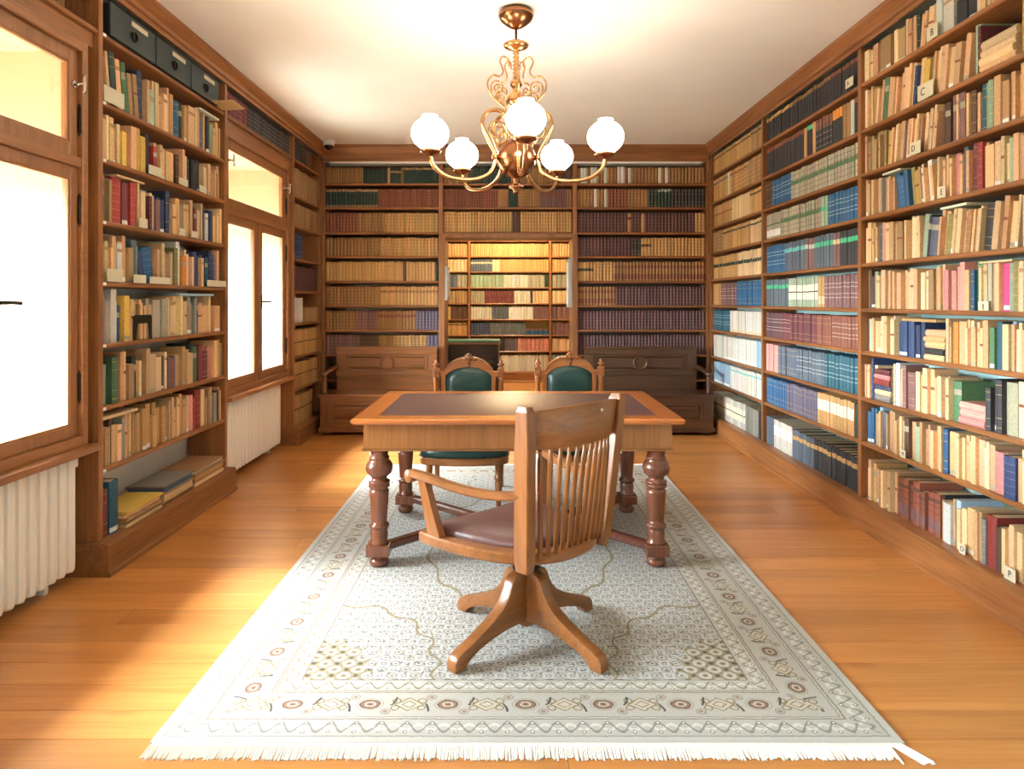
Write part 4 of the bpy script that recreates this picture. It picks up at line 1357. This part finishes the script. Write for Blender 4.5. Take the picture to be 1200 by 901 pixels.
SEED = [100]
class Bay:
    def __init__(s, name, loc, rz, x0, x1, levels, clear_top, kind=None):
        s.name, s.loc, s.rz, s.x0, s.x1, s.lv, s.kind = name, Vector(loc), rz, x0, x1, levels, kind
        s.top = clear_top
        s.R = Matrix.Rotation(rz, 3, 'Z')
    def world(s, x, y, z): return s.loc + s.R @ Vector((x, y, z))
    def clear(s, r):
        i = len(s.lv) - 1 - r
        return ((s.lv[i + 1] - 0.026) if i + 1 < len(s.lv) else s.top) - s.lv[i]
    def level(s, r): return s.lv[len(s.lv) - 1 - r]
    def rec(s, r, x, y, z, t, h, D, letter, style, tilt, rnd, kind, shared=None, rounded=True, seg=4, jitter=0.09):
        SEED[0] += 1
        nm, rgb = PAL[letter]
        rgb = jit(rgb, rnd, jitter)
        bands = bands_of(style, rgb, rnd)
        b = dict(loc=s.world(x, y, z), rz=s.rz, tilt=tilt, t=t, h=h, D=D, rgb=rgb, side=rgb, bands=bands, round=rounded, seg=seg, kind=kind,
                 seed=SEED[0], bay=s, row=r, x=x, cname=nm, shared=shared, zloc=z)
        BOOKS.append(b)
        return b
    # ---- uniform runs
    def sets(s, r, runs, hfrac=0.86, setback=0.022, vary=0.02, x0=None, x1=None, D=0.16):
        rnd = random.Random(hash_(s.name) + r * 31)
        a, e = (x0 if x0 is not None else s.x0 + 0.004), (x1 if x1 is not None else s.x1 - 0.006)
        tot = sum(q[0] * (q[3] if len(q) > 3 else 1.0) for q in runs)
        unit = (e - a) / tot
        x = a
        H0 = min(s.clear(r) - 0.012, s.clear(r) * hfrac)
        for q in runs:
            n, L, st = q[0], q[1], q[2]
            w = unit * (q[3] if len(q) > 3 else 1.0)
            hf = q[4] if len(q) > 4 else 1.0
            for i in range(n):
                if L == '_':
                    x += w; continue
                t = w * rnd.uniform(0.90, 0.97)
                h = min(s.clear(r) - 0.008, H0 * hf * (1 + rnd.uniform(-vary, vary)))
                sh = True
                s.rec(r, x + w / 2, setback + rnd.uniform(0, 0.006), s.level(r), t, h, D, L, st, 0.0, rnd, s.kind, shared=sh, seg=3, jitter=0.07)
                x += w
    # ---- mixed rows
    def mixed(s, r, spec, hmin=0.70, hmax=0.93, D=(0.13, 0.19), set_=(0.012, 0.05), x1=None, x0=None):
        rnd = random.Random(hash_(s.name) + r * 77)
        C = s.clear(r)
        toks = []
        i = 0
        lean = 0
        while i < len(spec):
            ch_ = spec[i]
            if ch_ == ' ': i += 1; continue
            if ch_ == '/': lean = 1
            elif ch_ == '\\': lean = -1
            elif ch_ == '|': lean = 0
            elif ch_ == '_': toks.append(('gap', 0.8))
            elif ch_ == '[':
                j = spec.index(']', i)
                toks.append(('stack', 5.5, spec[i + 1:j])); i = j
            else:
                k = 1.0
                st = ''
                while i + 1 < len(spec) and spec[i + 1] in "'*#":
                    if spec[i + 1] == "'": k *= 0.55
                    elif spec[i + 1] == '*': k *= 1.7
                    elif spec[i + 1] == '#': st = 'tall'
                    i += 1
                wq = k * rnd.uniform(0.85, 1.2)
                if ch_ in 'tcbAg' and k > 0.9 and not st and rnd.random() < 0.5:
                    fq = rnd.uniform(0.35, 0.65)
                    toks.append(('book', wq * fq, ch_, lean, st)); toks.append(('book', wq * (1 - fq), rnd.choice(ch_ + 'tc') , lean, st))
                else:
                    toks.append(('book', wq, ch_, lean, st))
            i += 1
        a, e = (x0 if x0 is not None else s.x0 + 0.006), (x1 if x1 is not None else s.x1 - 0.012)
        TH = math.radians(7.5)
        nlean = 0
        pl = 0
        for q in toks:
            l = q[3] if q[0] == 'book' else 0
            if l != pl: nlean += 1 if l else 0
            pl = l
        extra = nlean * 0.85 * C * math.sin(TH)
        unit = (e - a - extra) / sum(q[1] for q in toks)
        x = a
        pl = 0
        for qi, q in enumerate(toks):
            w = q[1] * unit
            if q[0] == 'gap': x += w; continue
            if q[0] == 'stack':
                z = s.level(r) + 0.0005
                for L in q[2]:
                    t = rnd.uniform(0.026, 0.040)
                    if z + t > s.level(r) + C - 0.01: break
                    ln = w * rnd.uniform(0.86, 0.97)
                    s.rec(r, x + 0.003 + rnd.uniform(0, w - ln) * 0.5, rnd.uniform(0.012, 0.03), z + t / 2, t, ln, rnd.uniform(.15, .2), L, 'gold' if L in 'rnm' else '', PI / 2, rnd, 'hardcover_book', rounded=True)
                    BOOKS[-1]['flat'] = True
                    z += t + 0.0006
                x += w
                continue
            L, l, st = q[2], q[3], q[4]
            if l != pl and l: 
                if l < 0: x += 0.85 * C * math.sin(TH)
            soft = L in 'tcbwyAW'
            t = w * 0.97
            hi = hmax if st != 'tall' else 0.965
            lo_ = hmin if st != 'tall' else 0.93
            h = C * rnd.uniform(lo_, hi)
            style = ''
            if soft:
                z = rnd.random()
                style = '' if z < .55 else ('foot:w' if z < .66 else ('hi:b' if z < .78 else ('foot:A' if z < .9 else 'midn:R')))
            else:
                style = rnd.choice(['gold', '', 'label:A', 'gold', 'ribs', 'foot:w']) if L != 'R' else 'ribd+hi:d+low:h'
            ang = TH * l
            kind = 'paperback_book' if soft else 'hardcover_book'
            if l:
                h = min(h, C * 0.90)
            zz = s.level(r) + (t / 2 * math.sin(abs(ang)) if l else 0.0)
            b = s.rec(r, x + w / 2, rnd.uniform(*set_), zz, t * (0.98 if l else 1), h, rnd.uniform(*D), L, style, ang, rnd, kind, rounded=not soft, seg=4, jitter=0.12)
            b['size'] = 'thin' if t < 0.022 else ('thick' if t > 0.045 else 'slim' if t < 0.032 else 'medium')
            x += w
            nxt = toks[qi + 1] if qi + 1 < len(toks) else None
            nl = nxt[3] if nxt and nxt[0] == 'book' else 0
            if l > 0 and nl != l: x += 0.85 * C * math.sin(TH)
            pl = l

def hash_(st):
    v = 7
    for c in st: v = (v * 33 + ord(c)) % 100003
    return v
ONES = ['', 'first', 'second', 'third', 'fourth', 'fifth', 'sixth', 'seventh', 'eighth', 'ninth', 'tenth', 'eleventh', 'twelfth', 'thirteenth', 'fourteenth', 'fifteenth', 'sixteenth', 'seventeenth', 'eighteenth', 'nineteenth']
TENS = {2: ('twenty', 'twentieth'), 3: ('thirty', 'thirtieth'), 4: ('forty', 'fortieth'), 5: ('fifty', 'fiftieth'), 6: ('sixty', 'sixtieth'), 7: ('seventy', 'seventieth'), 8: ('eighty', 'eightieth')}
def ordinal(n):
    if n < 20: return ONES[n]
    a, b = divmod(n, 10)
    return TENS[a][1] if b == 0 else TENS[a][0] + '-' + ONES[b]

TOPR = 3.07
RB3 = Bay('right bookcase, far bay', (XR, YB, 0), -H, 0.04, 1.69, RLV, TOPR, 'bound_volume')
RB2 = Bay('right bookcase, middle bay', (XR, YB, 0), -H, 1.73, 3.51, RLV, TOPR, 'bound_volume')
RB1 = Bay('right bookcase, near bay', (XR, YB, 0), -H, 3.55, 5.33, RLV, TOPR)
LB1 = Bay('bookcase between windows', (XL, 3.79, 0), H, 0.04, 1.68, LLV, TOPR)
LB3 = Bay('corner bookcase by far window', (XL, 7.19, 0), H, 0.04, 1.02, LLV, TOPR, 'leather_volume')
LW2 = Bay('shelf above far window', (XL, 5.51, 0), H, 0.0, 1.68, [2.86], TOPR, 'leather_volume')
LW1 = Bay('shelf above near window', (XL, 2.20, 0), H, 0.0, 1.59, [2.86], TOPR, 'leather_volume')
BB1 = Bay('back bookcase left of doorway', (XL, YB, 0), 0, 0.04, 1.335, BLV, 2.99, 'leather_volume')
BB2 = Bay('back bookcase above doorway', (XL, YB, 0), 0, 1.385, 2.86, BLV[7:], 2.99, 'leather_volume')
BB3 = Bay('back bookcase right of doorway', (XL, YB, 0), 0, 2.91, 4.38, BLV, 2.99, 'leather_volume')
FB1 = Bay('far room bookcase, left bay', (-2.3, 12.78, 0), 0, 0.75, 1.555, FLV, 2.99, 'archive_volume')
FB2 = Bay('far room bookcase, middle bay', (-2.3, 12.78, 0), 0, 1.595, 2.985, FLV, 2.99, 'archive_volume')
FB3 = Bay('far room bookcase, right bay', (-2.3, 12.78, 0), 0, 3.025, 3.80, FLV, 2.99, 'archive_volume')

# right wall, far bay
for r, runs in enumerate([
    [(20, 'T', 'hi:d'), (6, 'b', 'hi:d')],
    [(8, 'T', 'hi:s'), (1, 'W', ''), (9, 'T', 'ribd+hi:R'), (7, 'b', 'ribd')],
    [(10, 'T', 'midn:R'), (8, 'c', 'ribs'), (6, 'T', 'hi:d')],
    [(5, 'b', 'ribd'), (14, 'T', 'hi:x'), (6, 'c', 'hi:x')],
    [(8, 'T', 'mid:x'), (5, 'T', 'ribs+mid:x'), (12, 'c', 'mid:x')],
    [(4, 'T', 'ribs'), (8, 'h', 'bars'), (12, 'u', 'gold')],
    [(9, 'i', 'bars'), (15, 'W', 'foot:c')],
    [(6, 'W', ''), (13, 'W', 'foot:w'), (3, 'l', '')],
    [(8, 'l', 'foot:w'), (5, 'W', 'hi:C'), (9, 'W', 'hi:C')],
    [(14, 'W', 'paperband'), (5, 'g', ''), (2, 'k', '')]]):
    RB3.sets(r, runs, (0.95 if r == 0 else 0.88) if r < 9 else 0.74)
# right wall, middle bay
for r, runs in enumerate([
    [(10, 'k', 'top:T+foot:d'), (12, 'k', 'top:o'), (8, 'k', 'top:R')],
    [(15, 'k', 'top:R'), (1, 'T', ''), (2, 'k', 'top:G'), (1, 'T', ''), (5, 'k', 'TOP:R+plaid'), (3, 'k', 'TOP:q'), (2, 'o', ''), (1, 'W', ''), (2, 'k', 'top:R')],
    [(3, 'd', 'gold'), (8, 'u', 'bars'), (23, 'A', 'mid:e+ribd')],
    [(6, 'A', 'midn:e+low:w'), (14, 'A', 'mid:e+ribd'), (2, 'f', 'mid:G'), (9, 'u', 'bars')],
    [(8, 'u', 'bars'), (8, 's', 'label:C'), (3, 'h', 'label:W'), (6, 's', 'label:G'), (2, 'h', 'label:c'), (6, 'k', 'label:G')],
    [(9, 's', 'label:G'), (10, 'f', 'paperband'), (2, 'T', 'low:c'), (10, 'h', 'bars')],
    [(7, 'z', 'bars'), (4, 'm', 'bars'), (10, 'm', 'gold'), (5, 'R', 'gold'), (9, 'R', 'bars')],
    [(5, 'p', 'gold'), (7, 's', 'gold'), (9, 's', 'bars'), (10, 'i', 'bars')],
    [(9, 'u', 'gold'), (11, 'v', 'gold'), (11, 'T', 'white'), (1, 'x', ''), (1, 'm', '')],
    [(3, 's', '', 1.0), (8, 'W', 'white', 0.9), (6, 's', 'label:T', 1.2, 0.94), (10, 'k', 'label:T', 1.3, 0.96)]]):
    RB2.sets(r, runs, (0.95 if r == 0 else 0.87) if r < 9 else 0.72, D=0.16 if r < 9 else 0.24)
# right wall, near bay (mixed)
near_rows = [
    "c c' | b* b* b* b* | v t t' x' /t t' t t'| w# W* k*# k#* t t o t c m t' v t c t t b t",
    "c' t T* |/c' c e t' t t t t t n' t y g t' c t t* t' t|f m' [tccc] T c g t c t t",
    "t' b b* b* b b |/y t' c t s t t' t t b l t t' c|n d h b h t' d t' i f f t' t b t t t t' t c t t b t",
    "t t t c c A A t |\\u u* u a y t' t n' c w t'| c t m t' p t s t' m r t' t* c c f t t' t c c t t b t c",
    "c t t t' s t' p t t t b* g f' c c |/f* k' s* t t a t c t' o t c k* A* b t t'|W c p t t t b c",
    "g' d' d' d f t c t t p t t' |c* c* f c* b t t| p p p p t u' e c l A t' j f a t c t t b t c t",
    "f* t' t t c* c* c c | n* n* n* n n n [ckttt] c q t* t' c t' t t' t t e i c l' t c' t t c t b t c t t",
    "t t' n' c [gcnrpm] d' c w t' h h* c k' y c t t' l c t t | e* [ppp] k k k A* c* c* c b* t b c t",
    "u u' i' t l t' s* b t' t t c d t f t b t' t t' t t' u t* c t' t t* c t p* t' n* t c' t c t b c t t'",
    "t* T t* T c t* t' T' | R* R* R* R* R* R* R* k' t' w* t' l c* t* t b' g r* d c* c* t' m t b t c* t g t"]
for r, sp in enumerate(near_rows):
    RB1.mixed(r, sp, hmin=(0.84 if r == 0 else 0.74) if r < 9 else 0.60, hmax=(0.97 if r == 0 else 0.94) if r < 9 else 0.74, D=(0.13, 0.19) if r < 9 else (0.2, 0.25))
# left wall, bookcase between the windows (top shelf holds the boxes)
left_rows = {
    1: "\\t t' x t t' e e b*| n t' f c c* c t' T n u* x T' t* t* t| s t' d k f t T t'",
    2: "c c c' t c' y T t y y o | k r t' c t t t _ d t o | k k k k c n t T b t c",
    3: "s b r r* m r t c g m' c h n n n t T g t* t* m' v c x w n n y c",
    4: "c c' t w t t' b s f' |\\n u*| t t* c' g a w# q c c' n n t' n i n v' k' t' d",
    5: "g g W# w# n y t' T b t _ A* A* A* c c c c t t' g* g n t* t* c t* _",
    6: "f f e x t b x t g t c* c* x c' h* t b t c | x e* m m* p t T b",
    7: "t t' b d' t c g t' t k' b T T T T T T T b | g t t T t c p r r* c t' b t g d t"}
for r, sp in left_rows.items():
    LB1.mixed(r, sp, hmin=0.62, hmax=0.90)
# left corner bookcase
for r, runs in {0: [(8, 'k', 'plaid'), (3, 'd', 'plaid'), (4, '_', '')], 1: [(7, 'b', 'ribs')], 2: [(6, 'b', 'ribs')], 3: [(4, 'n', 'gold'), (6, '_', '')], 4: [(12, 'z', '')],
                5: [(4, 'w', ''), (2, '_', '', .5), (6, 'b', '', 0.8, 0.6)], 6: [(10, 'T', 'strap')], 7: [(10, 'T', 'strap')], 8: [(8, 'T', 'strap'), (2, '_', '')]}.items():
    LB3.sets(r, runs, 0.84 if r else 0.9, D=0.2)
LW2.sets(0, [(12, 'm', 'plaid'), (26, 'k', 'plaid')], 0.94, setback=0.03)
LW1.sets(0, [(20, 'b', 'ribd'), (20, 'o', 'ribd'), (1, '_', '', 6)], 0.92, setback=0.04)
# back wall
for r, runs in enumerate([
    [(14, 'o', 'ribs'), (9, 'x', 'ribd', 1, .9), (1, 'T', ''), (4, 'x', 'label:b'), (1, 'o', ''), (13, 'x', 'top:b')],
    [(17, 'x', 'top:b+foot:b'), (20, 'R', 'ribd')],
    [(10, 'R', 'ribs'), (8, 'o', 'ribs'), (17, 'T', 'ribd')],
    [(16, 'o', 'ribs'), (17, 'T', 'ribd')],
    [(24, 'T', 'ribs'), (1, 'd', ''), (9, 'T', 'ribs'), (1, 'x', '')],
    [(16, 'o', 'ribs'), (17, 'T', 'label:o')],
    [(10, 'o', 'ribs'), (6, 'h', 'ribs'), (12, 'o', 'label:R'), (7, 'v', 'ribs')],
    [(9, 'h', 'ribs'), (5, 'd', 'ribs'), (4, 'o', 'ribs'), (9, 'T', 'ribd'), (3, 'v', '')]]):
    BB1.sets(r, runs, 0.84)
for r, runs in enumerate([
    [(8, 'o', 'ribs'), (14, 'x', 'ribs'), (14, 'o', 'ribs'), (6, 'd', 'ribs')],
    [(22, 'R', 'ribd'), (1, 'o', '', 4.5), (4, 'x', ''), (9, 'o', 'ribs'), (11, 'h', 'label:R'), (2, 'o', '')],
    [(24, 'T', 'ribd'), (3, 'd', ''), (18, 'T', 'ribd')]]):
    BB2.sets(r, runs, 0.84 if r < 2 else 0.9)
for r, runs in enumerate([
    [(1, 'o', ''), (2, 'w', ''), (1, 'o', ''), (2, 'w', ''), (2, 'o', 'ribs'), (1, 'w', ''), (3, 'o', 'ribs'), (2, 'w', '', 1.1, 1.06), (1, 'o', ''), (1, 'w', ''), (8, 'o', 'ribs'), (1, 'w', ''), (1, 'o', ''), (1, 'w', ''), (11, 'o', 'ribs')],
    [(5, 'o', 'ribs'), (1, 'w', ''), (2, 'o', ''), (1, 'w', ''), (6, 'R', 'ribs'), (6, 'o', 'ribs'), (3, 'x', 'gold'), (4, 'x', 'top:f'), (10, 'k', 'gold')],
    [(15, 'z', 'ribs'), (1, 'T', 'label:d'), (3, 'z', 'ribs'), (1, 'T', ''), (9, 'z', 'ribs'), (2, 'd', ''), (4, 'z', 'ribs'), (3, 'T', 'ribd')],
    [(16, 'z', 'ribs'), (3, 'k', 'gold'), (3, 'T', 'mid:d'), (16, 'T', 'ribd')],
    [(5, 'T', 'mid:x'), (6, 'T', 'ribd'), (28, 'o', 'label:R+low:R')],
    [(12, 'o', 'label:R+low:R'), (28, 'z', 'ribs')],
    [(40, 'z', 'ribs')],
    [(40, 'z', 'ribs')]]):
    BB3.sets(r, runs, 0.84)
# far room
far = {1: ([(18, 'T', ''),], [(30, 'T', '')], [(16, 'T', '')]),
       2: ([(16, 'T', '')], [(34, 'T', '')], [(16, 'T', '')]),
       3: ([(12, 'c', 'ribd')], [(9, 's', 'label:c'), (3, 'c', ''), (20, 'T', '')], [(14, 'T', '')]),
       4: ([(3, 'W', '', 2.2), (2, 's', '', 1.5), (3, 'A', '')], [(8, 'f', 'ribd', 2), (6, 'W', 'ribd', 2), (4, 'A', 'ribd', 2), (2, 'x', '')], [(5, 'A', 'ribd'), (3, 'f', '')]),
       5: ([(14, 'b', 'ribs')], [(6, 'A', 'gold'), (10, 'm', 'gold', 1.3), (5, 'W', 'ribd', 1.4), (1, 'k', ''), (5, 'c', 'ribd', 1.4)], [(8, 'c', '')]),
       6: ([(7, 'T', ''), (3, 'd', '', 1.4)], [(8, 'W', '', 1.3), (6, 's', 'ribs', 1.4), (8, 'w', '', 1.5), (7, 'h', '', 1.1)], [(8, 'h', '')]),
       7: ([(8, 'T', 'hi:k')], [(7, 'n', 'plaid', 1.2), (7, 's', 'plaid', 1.2), (6, 's', 'plaid', 1.2), (5, 'u', 'TOP:h', 2, .5)], [(10, 'h', '')]),
       8: ([(10, 'c', '')], [(6, 'w', '', 1.3), (3, 'k', '', 1), (4, 'v', 'gold'), (7, 'p', 'ribd', 1.4)], [(6, 'c', '')]),
       9: ([(12, 'b', '')], [(8, 'l', ''), (5, 'a', ''), (14, 'w', ''), (6, 'W', '')], [(10, 'l', '')])}
for r, (a, b, c) in far.items():
    FB1.sets(r, a, 0.86); FB2.sets(r, b, 0.86); FB3.sets(r, c, 0.86)

# bottom shelf of the left bookcase: two tall volumes and flat piles
rb = random.Random(11)
b = LB1.rec(8, 0.085, 0.015, 0.173, 0.075, 0.255, 0.22, 'm', 'gold', 0, rb, 'hardcover_book'); b['size'] = 'thick'
b = LB1.rec(8, 0.175, 0.010, 0.173, 0.085, 0.285, 0.25, 'i', 'foot:w', 0, rb, 'hardcover_book'); b['size'] = 'thick'
def pile(x0, x1, letters, ths, pitch):
    z = 0.1735
    for L, th in zip(letters, ths):
        ln = (x1 - x0) * rb.uniform(0.93, 1.0)
        LB1.rec(8, x0 + rb.uniform(0, 0.01), rb.uniform(-0.02, 0.015), z + th / 2, th, ln, rb.uniform(0.22, 0.25), L, '', PI / 2, rb, 'folder', rounded=False)
        BOOKS[-1]['flat'] = True
        z += th + 0.0008
pile(0.24, 0.66, 'cTbcTy', [.018, .012, .02, .014, .010, .012], 0)
pile(0.68, 1.10, 'ctcbuvg', [.02, .016, .022, .018, .016, .014, .008], 0)
pile(1.12, 1.62, 'cbTbWb', [.024, .02, .022, .018, .016, .012], 0)

# loose sheets and folders lying on top of the books
def top_at(bay, row, xa, xb):
    m = 0
    for q in BOOKS:
        if q['bay'] is bay and q['row'] == row and not q.get('atop'):
            e0, e1 = (q['x'] - q['t'] / 2, q['x'] + q['t'] / 2) if q['tilt'] < 1 else (q['x'], q['x'] + q['h'])
            if e1 > xa and e0 < xb:
                m = max(m, (q['zloc'] - bay.level(row)) + (q['h'] + abs(math.sin(q['tilt'])) * q['t'] if q['tilt'] < 1 else q['t'] / 2))
    return m
ATOP = []
def atop(bay, row, xa, xb, th, letter, lab, nm='folder', D=0.17, y=0.012):
    # lower the books underneath so that the sheet fits below the next shelf
    C = bay.clear(row)
    for q in BOOKS:
        if q['bay'] is bay and q['row'] == row and q['tilt'] < 1:
            if q['x'] + q['t'] / 2 > xa - 0.03 and q['x'] - q['t'] / 2 < xb + 0.03:
                q['h'] = min(q['h'], C - th - 0.028)
    z = bay.level(row) + top_at(bay, row, xa, xb) + 0.001
    rnd = random.Random(int(xa * 1000) + row)
    b = bay.rec(row, xa, y, z + th / 2, th, xb - xa, D, letter, '', PI / 2, rnd, nm, rounded=False)
    b['atop'] = True; b['own'] = lab
atop(LB1, 1, 1.27, 1.60, 0.012, 'w', 'white folder lying on top of books, second shelf from top, bookcase between windows')
atop(LB1, 3, 0.20, 0.50, 0.010, 'c', 'cream board lying on top of red books, bookcase between windows')
atop(LB1, 5, 0.95, 1.50, 0.016, 'l', 'pale blue folder lying on books of the bookend shelf, bookcase between windows')
atop(LB1, 7, 0.06, 0.42, 0.016, 'c', 'cream folder lying across books on the lowest full shelf between windows')
atop(RB1, 6, 4.02, 4.36, 0.016, 'T', 'golden tan folder lying over the navy set, right bookcase near bay')
atop(RB1, 5, 4.72, 4.95, 0.008, 'c', 'cream board lying on books beside the pink set, right bookcase')
atop(RB1, 4, 4.40, 4.62, 0.012, 'w', 'white folded paper lying on books, fifth shelf of right bookcase')
atop(RB1, 3, 3.80, 4.00, 0.010, 'W', 'off white sheet lying over leaning blue books, right bookcase near bay')

# ------------------------------------------------------------------ turn the records into objects
LIMIT = 300
by_kind = {}
for b in BOOKS:
    b['area'] = px_area(b)
    by_kind.setdefault(b['kind'], []).append(b)
KN = {'paperback_book': 'paperback', 'hardcover_book': 'hardcover', 'folder': 'folder', 'bound_volume': 'volume', 'leather_volume': 'volume', 'archive_volume': 'volume'}
STUFFL = {'bound_volume': 'remaining bound volumes on the right bookcase shelves', 'leather_volume': 'remaining old leather volumes on the back wall shelves', 'archive_volume': 'books filling the shelves of the far room',
          'paperback_book': 'remaining paperbacks at the shelf ends', 'hardcover_book': 'remaining hardcovers at the shelf ends', 'folder': 'remaining folders'}
# position from the left within each shelf, for the labels
rows_ = {}
for b in BOOKS:
    if not b.get('flat') and not b.get('atop'): rows_.setdefault((b['bay'].name, b['row']), []).append(b)
for k, lst in rows_.items():
    lst.sort(key=lambda q: q['x'])
    for i, q in enumerate(lst): q['pos'] = i + 1
flats = {}
for b in BOOKS:
    if b.get('flat'):
        k = (b['bay'].name, b['row']); flats.setdefault(k, []).append(b)
seen = {}
for k, lst in flats.items():
    piles, cur = [], None
    for q in lst:
        if cur and abs(q['x'] - cur[-1]['x']) < 0.06 and q['zloc'] > cur[-1]['zloc']: cur.append(q)
        else:
            cur = [q]; piles.append(cur)
    for pi, pl_ in enumerate(piles):
        for i, q in enumerate(pl_):
            q['own'] = '%s %s flat, %s from bottom of %s pile, %s shelf, %s' % (q['cname'], KN[q['kind']], ordinal(i + 1), ordinal(pi + 1), ordinal(k[1] + 1), k[0])
def label_of(b):
    if b.get('own'): return b['own'], None
    if b['shared']: return '%s volume, %s from left, %s shelf from top, %s' % (b['cname'], ordinal(b['pos']), ordinal(b['row'] + 1), b['bay'].name), '%s volumes, %s shelf, %s' % (b['cname'], ordinal(b['row'] + 1), b['bay'].name)
    return ('%s %s %s, %s from left on %s shelf from top, %s' % (b.get('size', 'slim'), b['cname'], KN[b['kind']], ordinal(b['pos']), ordinal(b['row'] + 1), b['bay'].name),
            'books on %s shelf, %s' % (ordinal(b['row'] + 1), b['bay'].name))
for kind, lst in by_kind.items():
    lst.sort(key=lambda q: -q['area'])
    mat = M['leather_cover'] if kind in ('leather_volume',) else M['book_cover']
    lim = 0 if kind == 'archive_volume' else LIMIT
    rest = []
    for i, b in enumerate(lst):
        if i < lim and b['area'] > 0:
            split = kind in ('paperback_book', 'hardcover_book') and b['loc'].z + b['h'] < 1.50 and b['tilt'] < 1
            V, Fc, Cc, pv, pf = book_geo(b, split)
            me = bpy.data.meshes.new(kind)
            me.from_pydata(V, [], Fc)
            colour(me, Cc, Fc)
            me.materials.append(mat)
            o = link(bpy.data.objects.new(kind, me))
            o.location = b['loc']
            o.rotation_euler = (0, b['tilt'], b['rz'])
            lab, grp = label_of(b)
            tag(o, lab, 'folder' if kind == 'folder' else 'book', grp)
            if split:
                mp = bpy.data.meshes.new('page_block')
                mp.from_pydata(pv, [], pf)
                mp.materials.append(M['page_paper'])
                link(bpy.data.objects.new('page_block', mp), o)
        else:
            rest.append(b)
    if rest:
        V, Fc, Cc = [], [], []
        for b in rest:
            v, f, c, _, _ = book_geo(b, False)
            R = Matrix.Translation(b['loc']) @ Matrix.Rotation(b['rz'], 4, 'Z') @ Matrix.Rotation(b['tilt'], 4, 'Y')
            n0 = len(V)
            V += [(R @ Vector(p))[:] for p in v]
            Fc += [tuple(i + n0 for i in q) for q in f]
            Cc += c
        me = bpy.data.meshes.new(kind + 's')
        me.from_pydata(V, [], Fc)
        colour(me, Cc, Fc)
        me.materials.append(mat)
        o = link(bpy.data.objects.new(kind + 's', me))
        tag(o, STUFFL[kind], 'books', kind='stuff')

# ------------------------------------------------------------------ bookend, letter cards, blank cards
be = MB()
be.prism([(0, 0), (0, 0.135), (0.012, 0.145), (0.198, 0.145), (0.21, 0.135), (0.21, 0), (0.18, 0), (0.165, 0.095), (0.045, 0.095), (0.03, 0)], 1, 0.0, 0.003)
be.box(0.0, 0.21, 0.003, 0.10, 0.0, 0.002)
bo = be.build('bookend', M['black_plastic'])
bo.location = LB1.world(0.36, 0.0045, 1.2105); bo.rotation_euler = (0, 0, H)
tag(bo, 'black metal bookend standing before pale books, bookcase between windows', 'bookend')

def card(loc, rz, w, h, text, label):
    r = empty('shelf_card', loc, rz, label, 'card', 'cards marking the shelves')
    MB().box(-w / 2, w / 2, -0.0015, 0.0, 0, h).build('card', M['card_paper'], r)
    if text:
        cu = bpy.data.curves.new('letter', 'FONT')
        cu.body = text
        cu.size = h * 0.72
        cu.align_x = 'CENTER'
        cu.extrude = 0.0004
        tmp = bpy.data.objects.new('letter_tmp', cu)
        COL.objects.link(tmp)
        dg = bpy.context.evaluated_depsgraph_get()
        me = bpy.data.meshes.new_from_object(tmp.evaluated_get(dg))
        bpy.data.objects.remove(tmp)
        me.materials.clear(); me.materials.append(M['ink'])
        o = link(bpy.data.objects.new('letter', me), r)
        o.rotation_euler = (PI / 2, 0, 0)
        o.location = (-w * 0.15 if w > 0.1 else 0, -0.0022, h * 0.26)
    return r
def on_right(px, py):
    d = XR * F / (px - U0)
    return (XR - 0.004, d, HC + (V0 - py) * d / F)
for tx, px, py, w, h in (('A', 995, 102, 0.11, 0.060), ('B', 1092, 51, 0.10, 0.075), ('C', 1084, 106, 0.15, 0.085), ('D', 1072, 183, 0.11, 0.070), ('E', 1103, 236, 0.075, 0.060),
                         ('IJ', 1152, 363, 0.075, 0.045), ('M', 1058, 532, 0.05, 0.045), ('O', 1127, 648, 0.05, 0.05), ('P', 1183, 678, 0.075, 0.06)):
    x, yy, z = on_right(px, py)
    lv = [q for q in RLV if q <= z + 0.06]
    zz = max(lv) + 0.001 if tx != 'A' else z
    card((x + 0.006, yy, zz), -H, w, h, tx, 'small cream card lettered %s on the right bookcase' % tx)
def on_left(px):
    return -XL * F / (U0 - px)
cnt = {}
for row, px, w, h, what in ((1, 134, 0.20, 0.085, 'large blank card at the near end of the second shelf'), (2, 182, 0.16, 0.055, 'blank card near the red book on the third shelf'),
                            (2, 215, 0.13, 0.045, 'blank card before the striped black books on the third shelf'), (2, 238, 0.12, 0.045, 'blank card near the far end of the third shelf'),
                            (3, 168, 0.10, 0.055, 'blank card beside the red books on the fourth shelf'), (3, 214, 0.08, 0.045, 'blank card between ochre books on the fourth shelf'), (3, 228, 0.10, 0.045, 'blank card beside navy books on the fourth shelf'),
                            (4, 135, 0.16, 0.070, 'blank card at the near end of the fifth shelf'), (4, 164, 0.14, 0.048, 'blank card under navy books on the fifth shelf'), (4, 188, 0.26, 0.042, 'long blank card in the middle of the fifth shelf'), (4, 254, 0.34, 0.045, 'long blank card at the far end of the fifth shelf')):
    d = on_left(px)
    cnt[row] = cnt.get(row, 0) + 1
    card((XL - 0.0008, d, LB1.level(row) + 0.001), H, w, h, None, 'blank cream card, %s from left on %s shelf from top, bookcase between windows' % (ordinal(cnt[row]), ordinal(row + 1)))
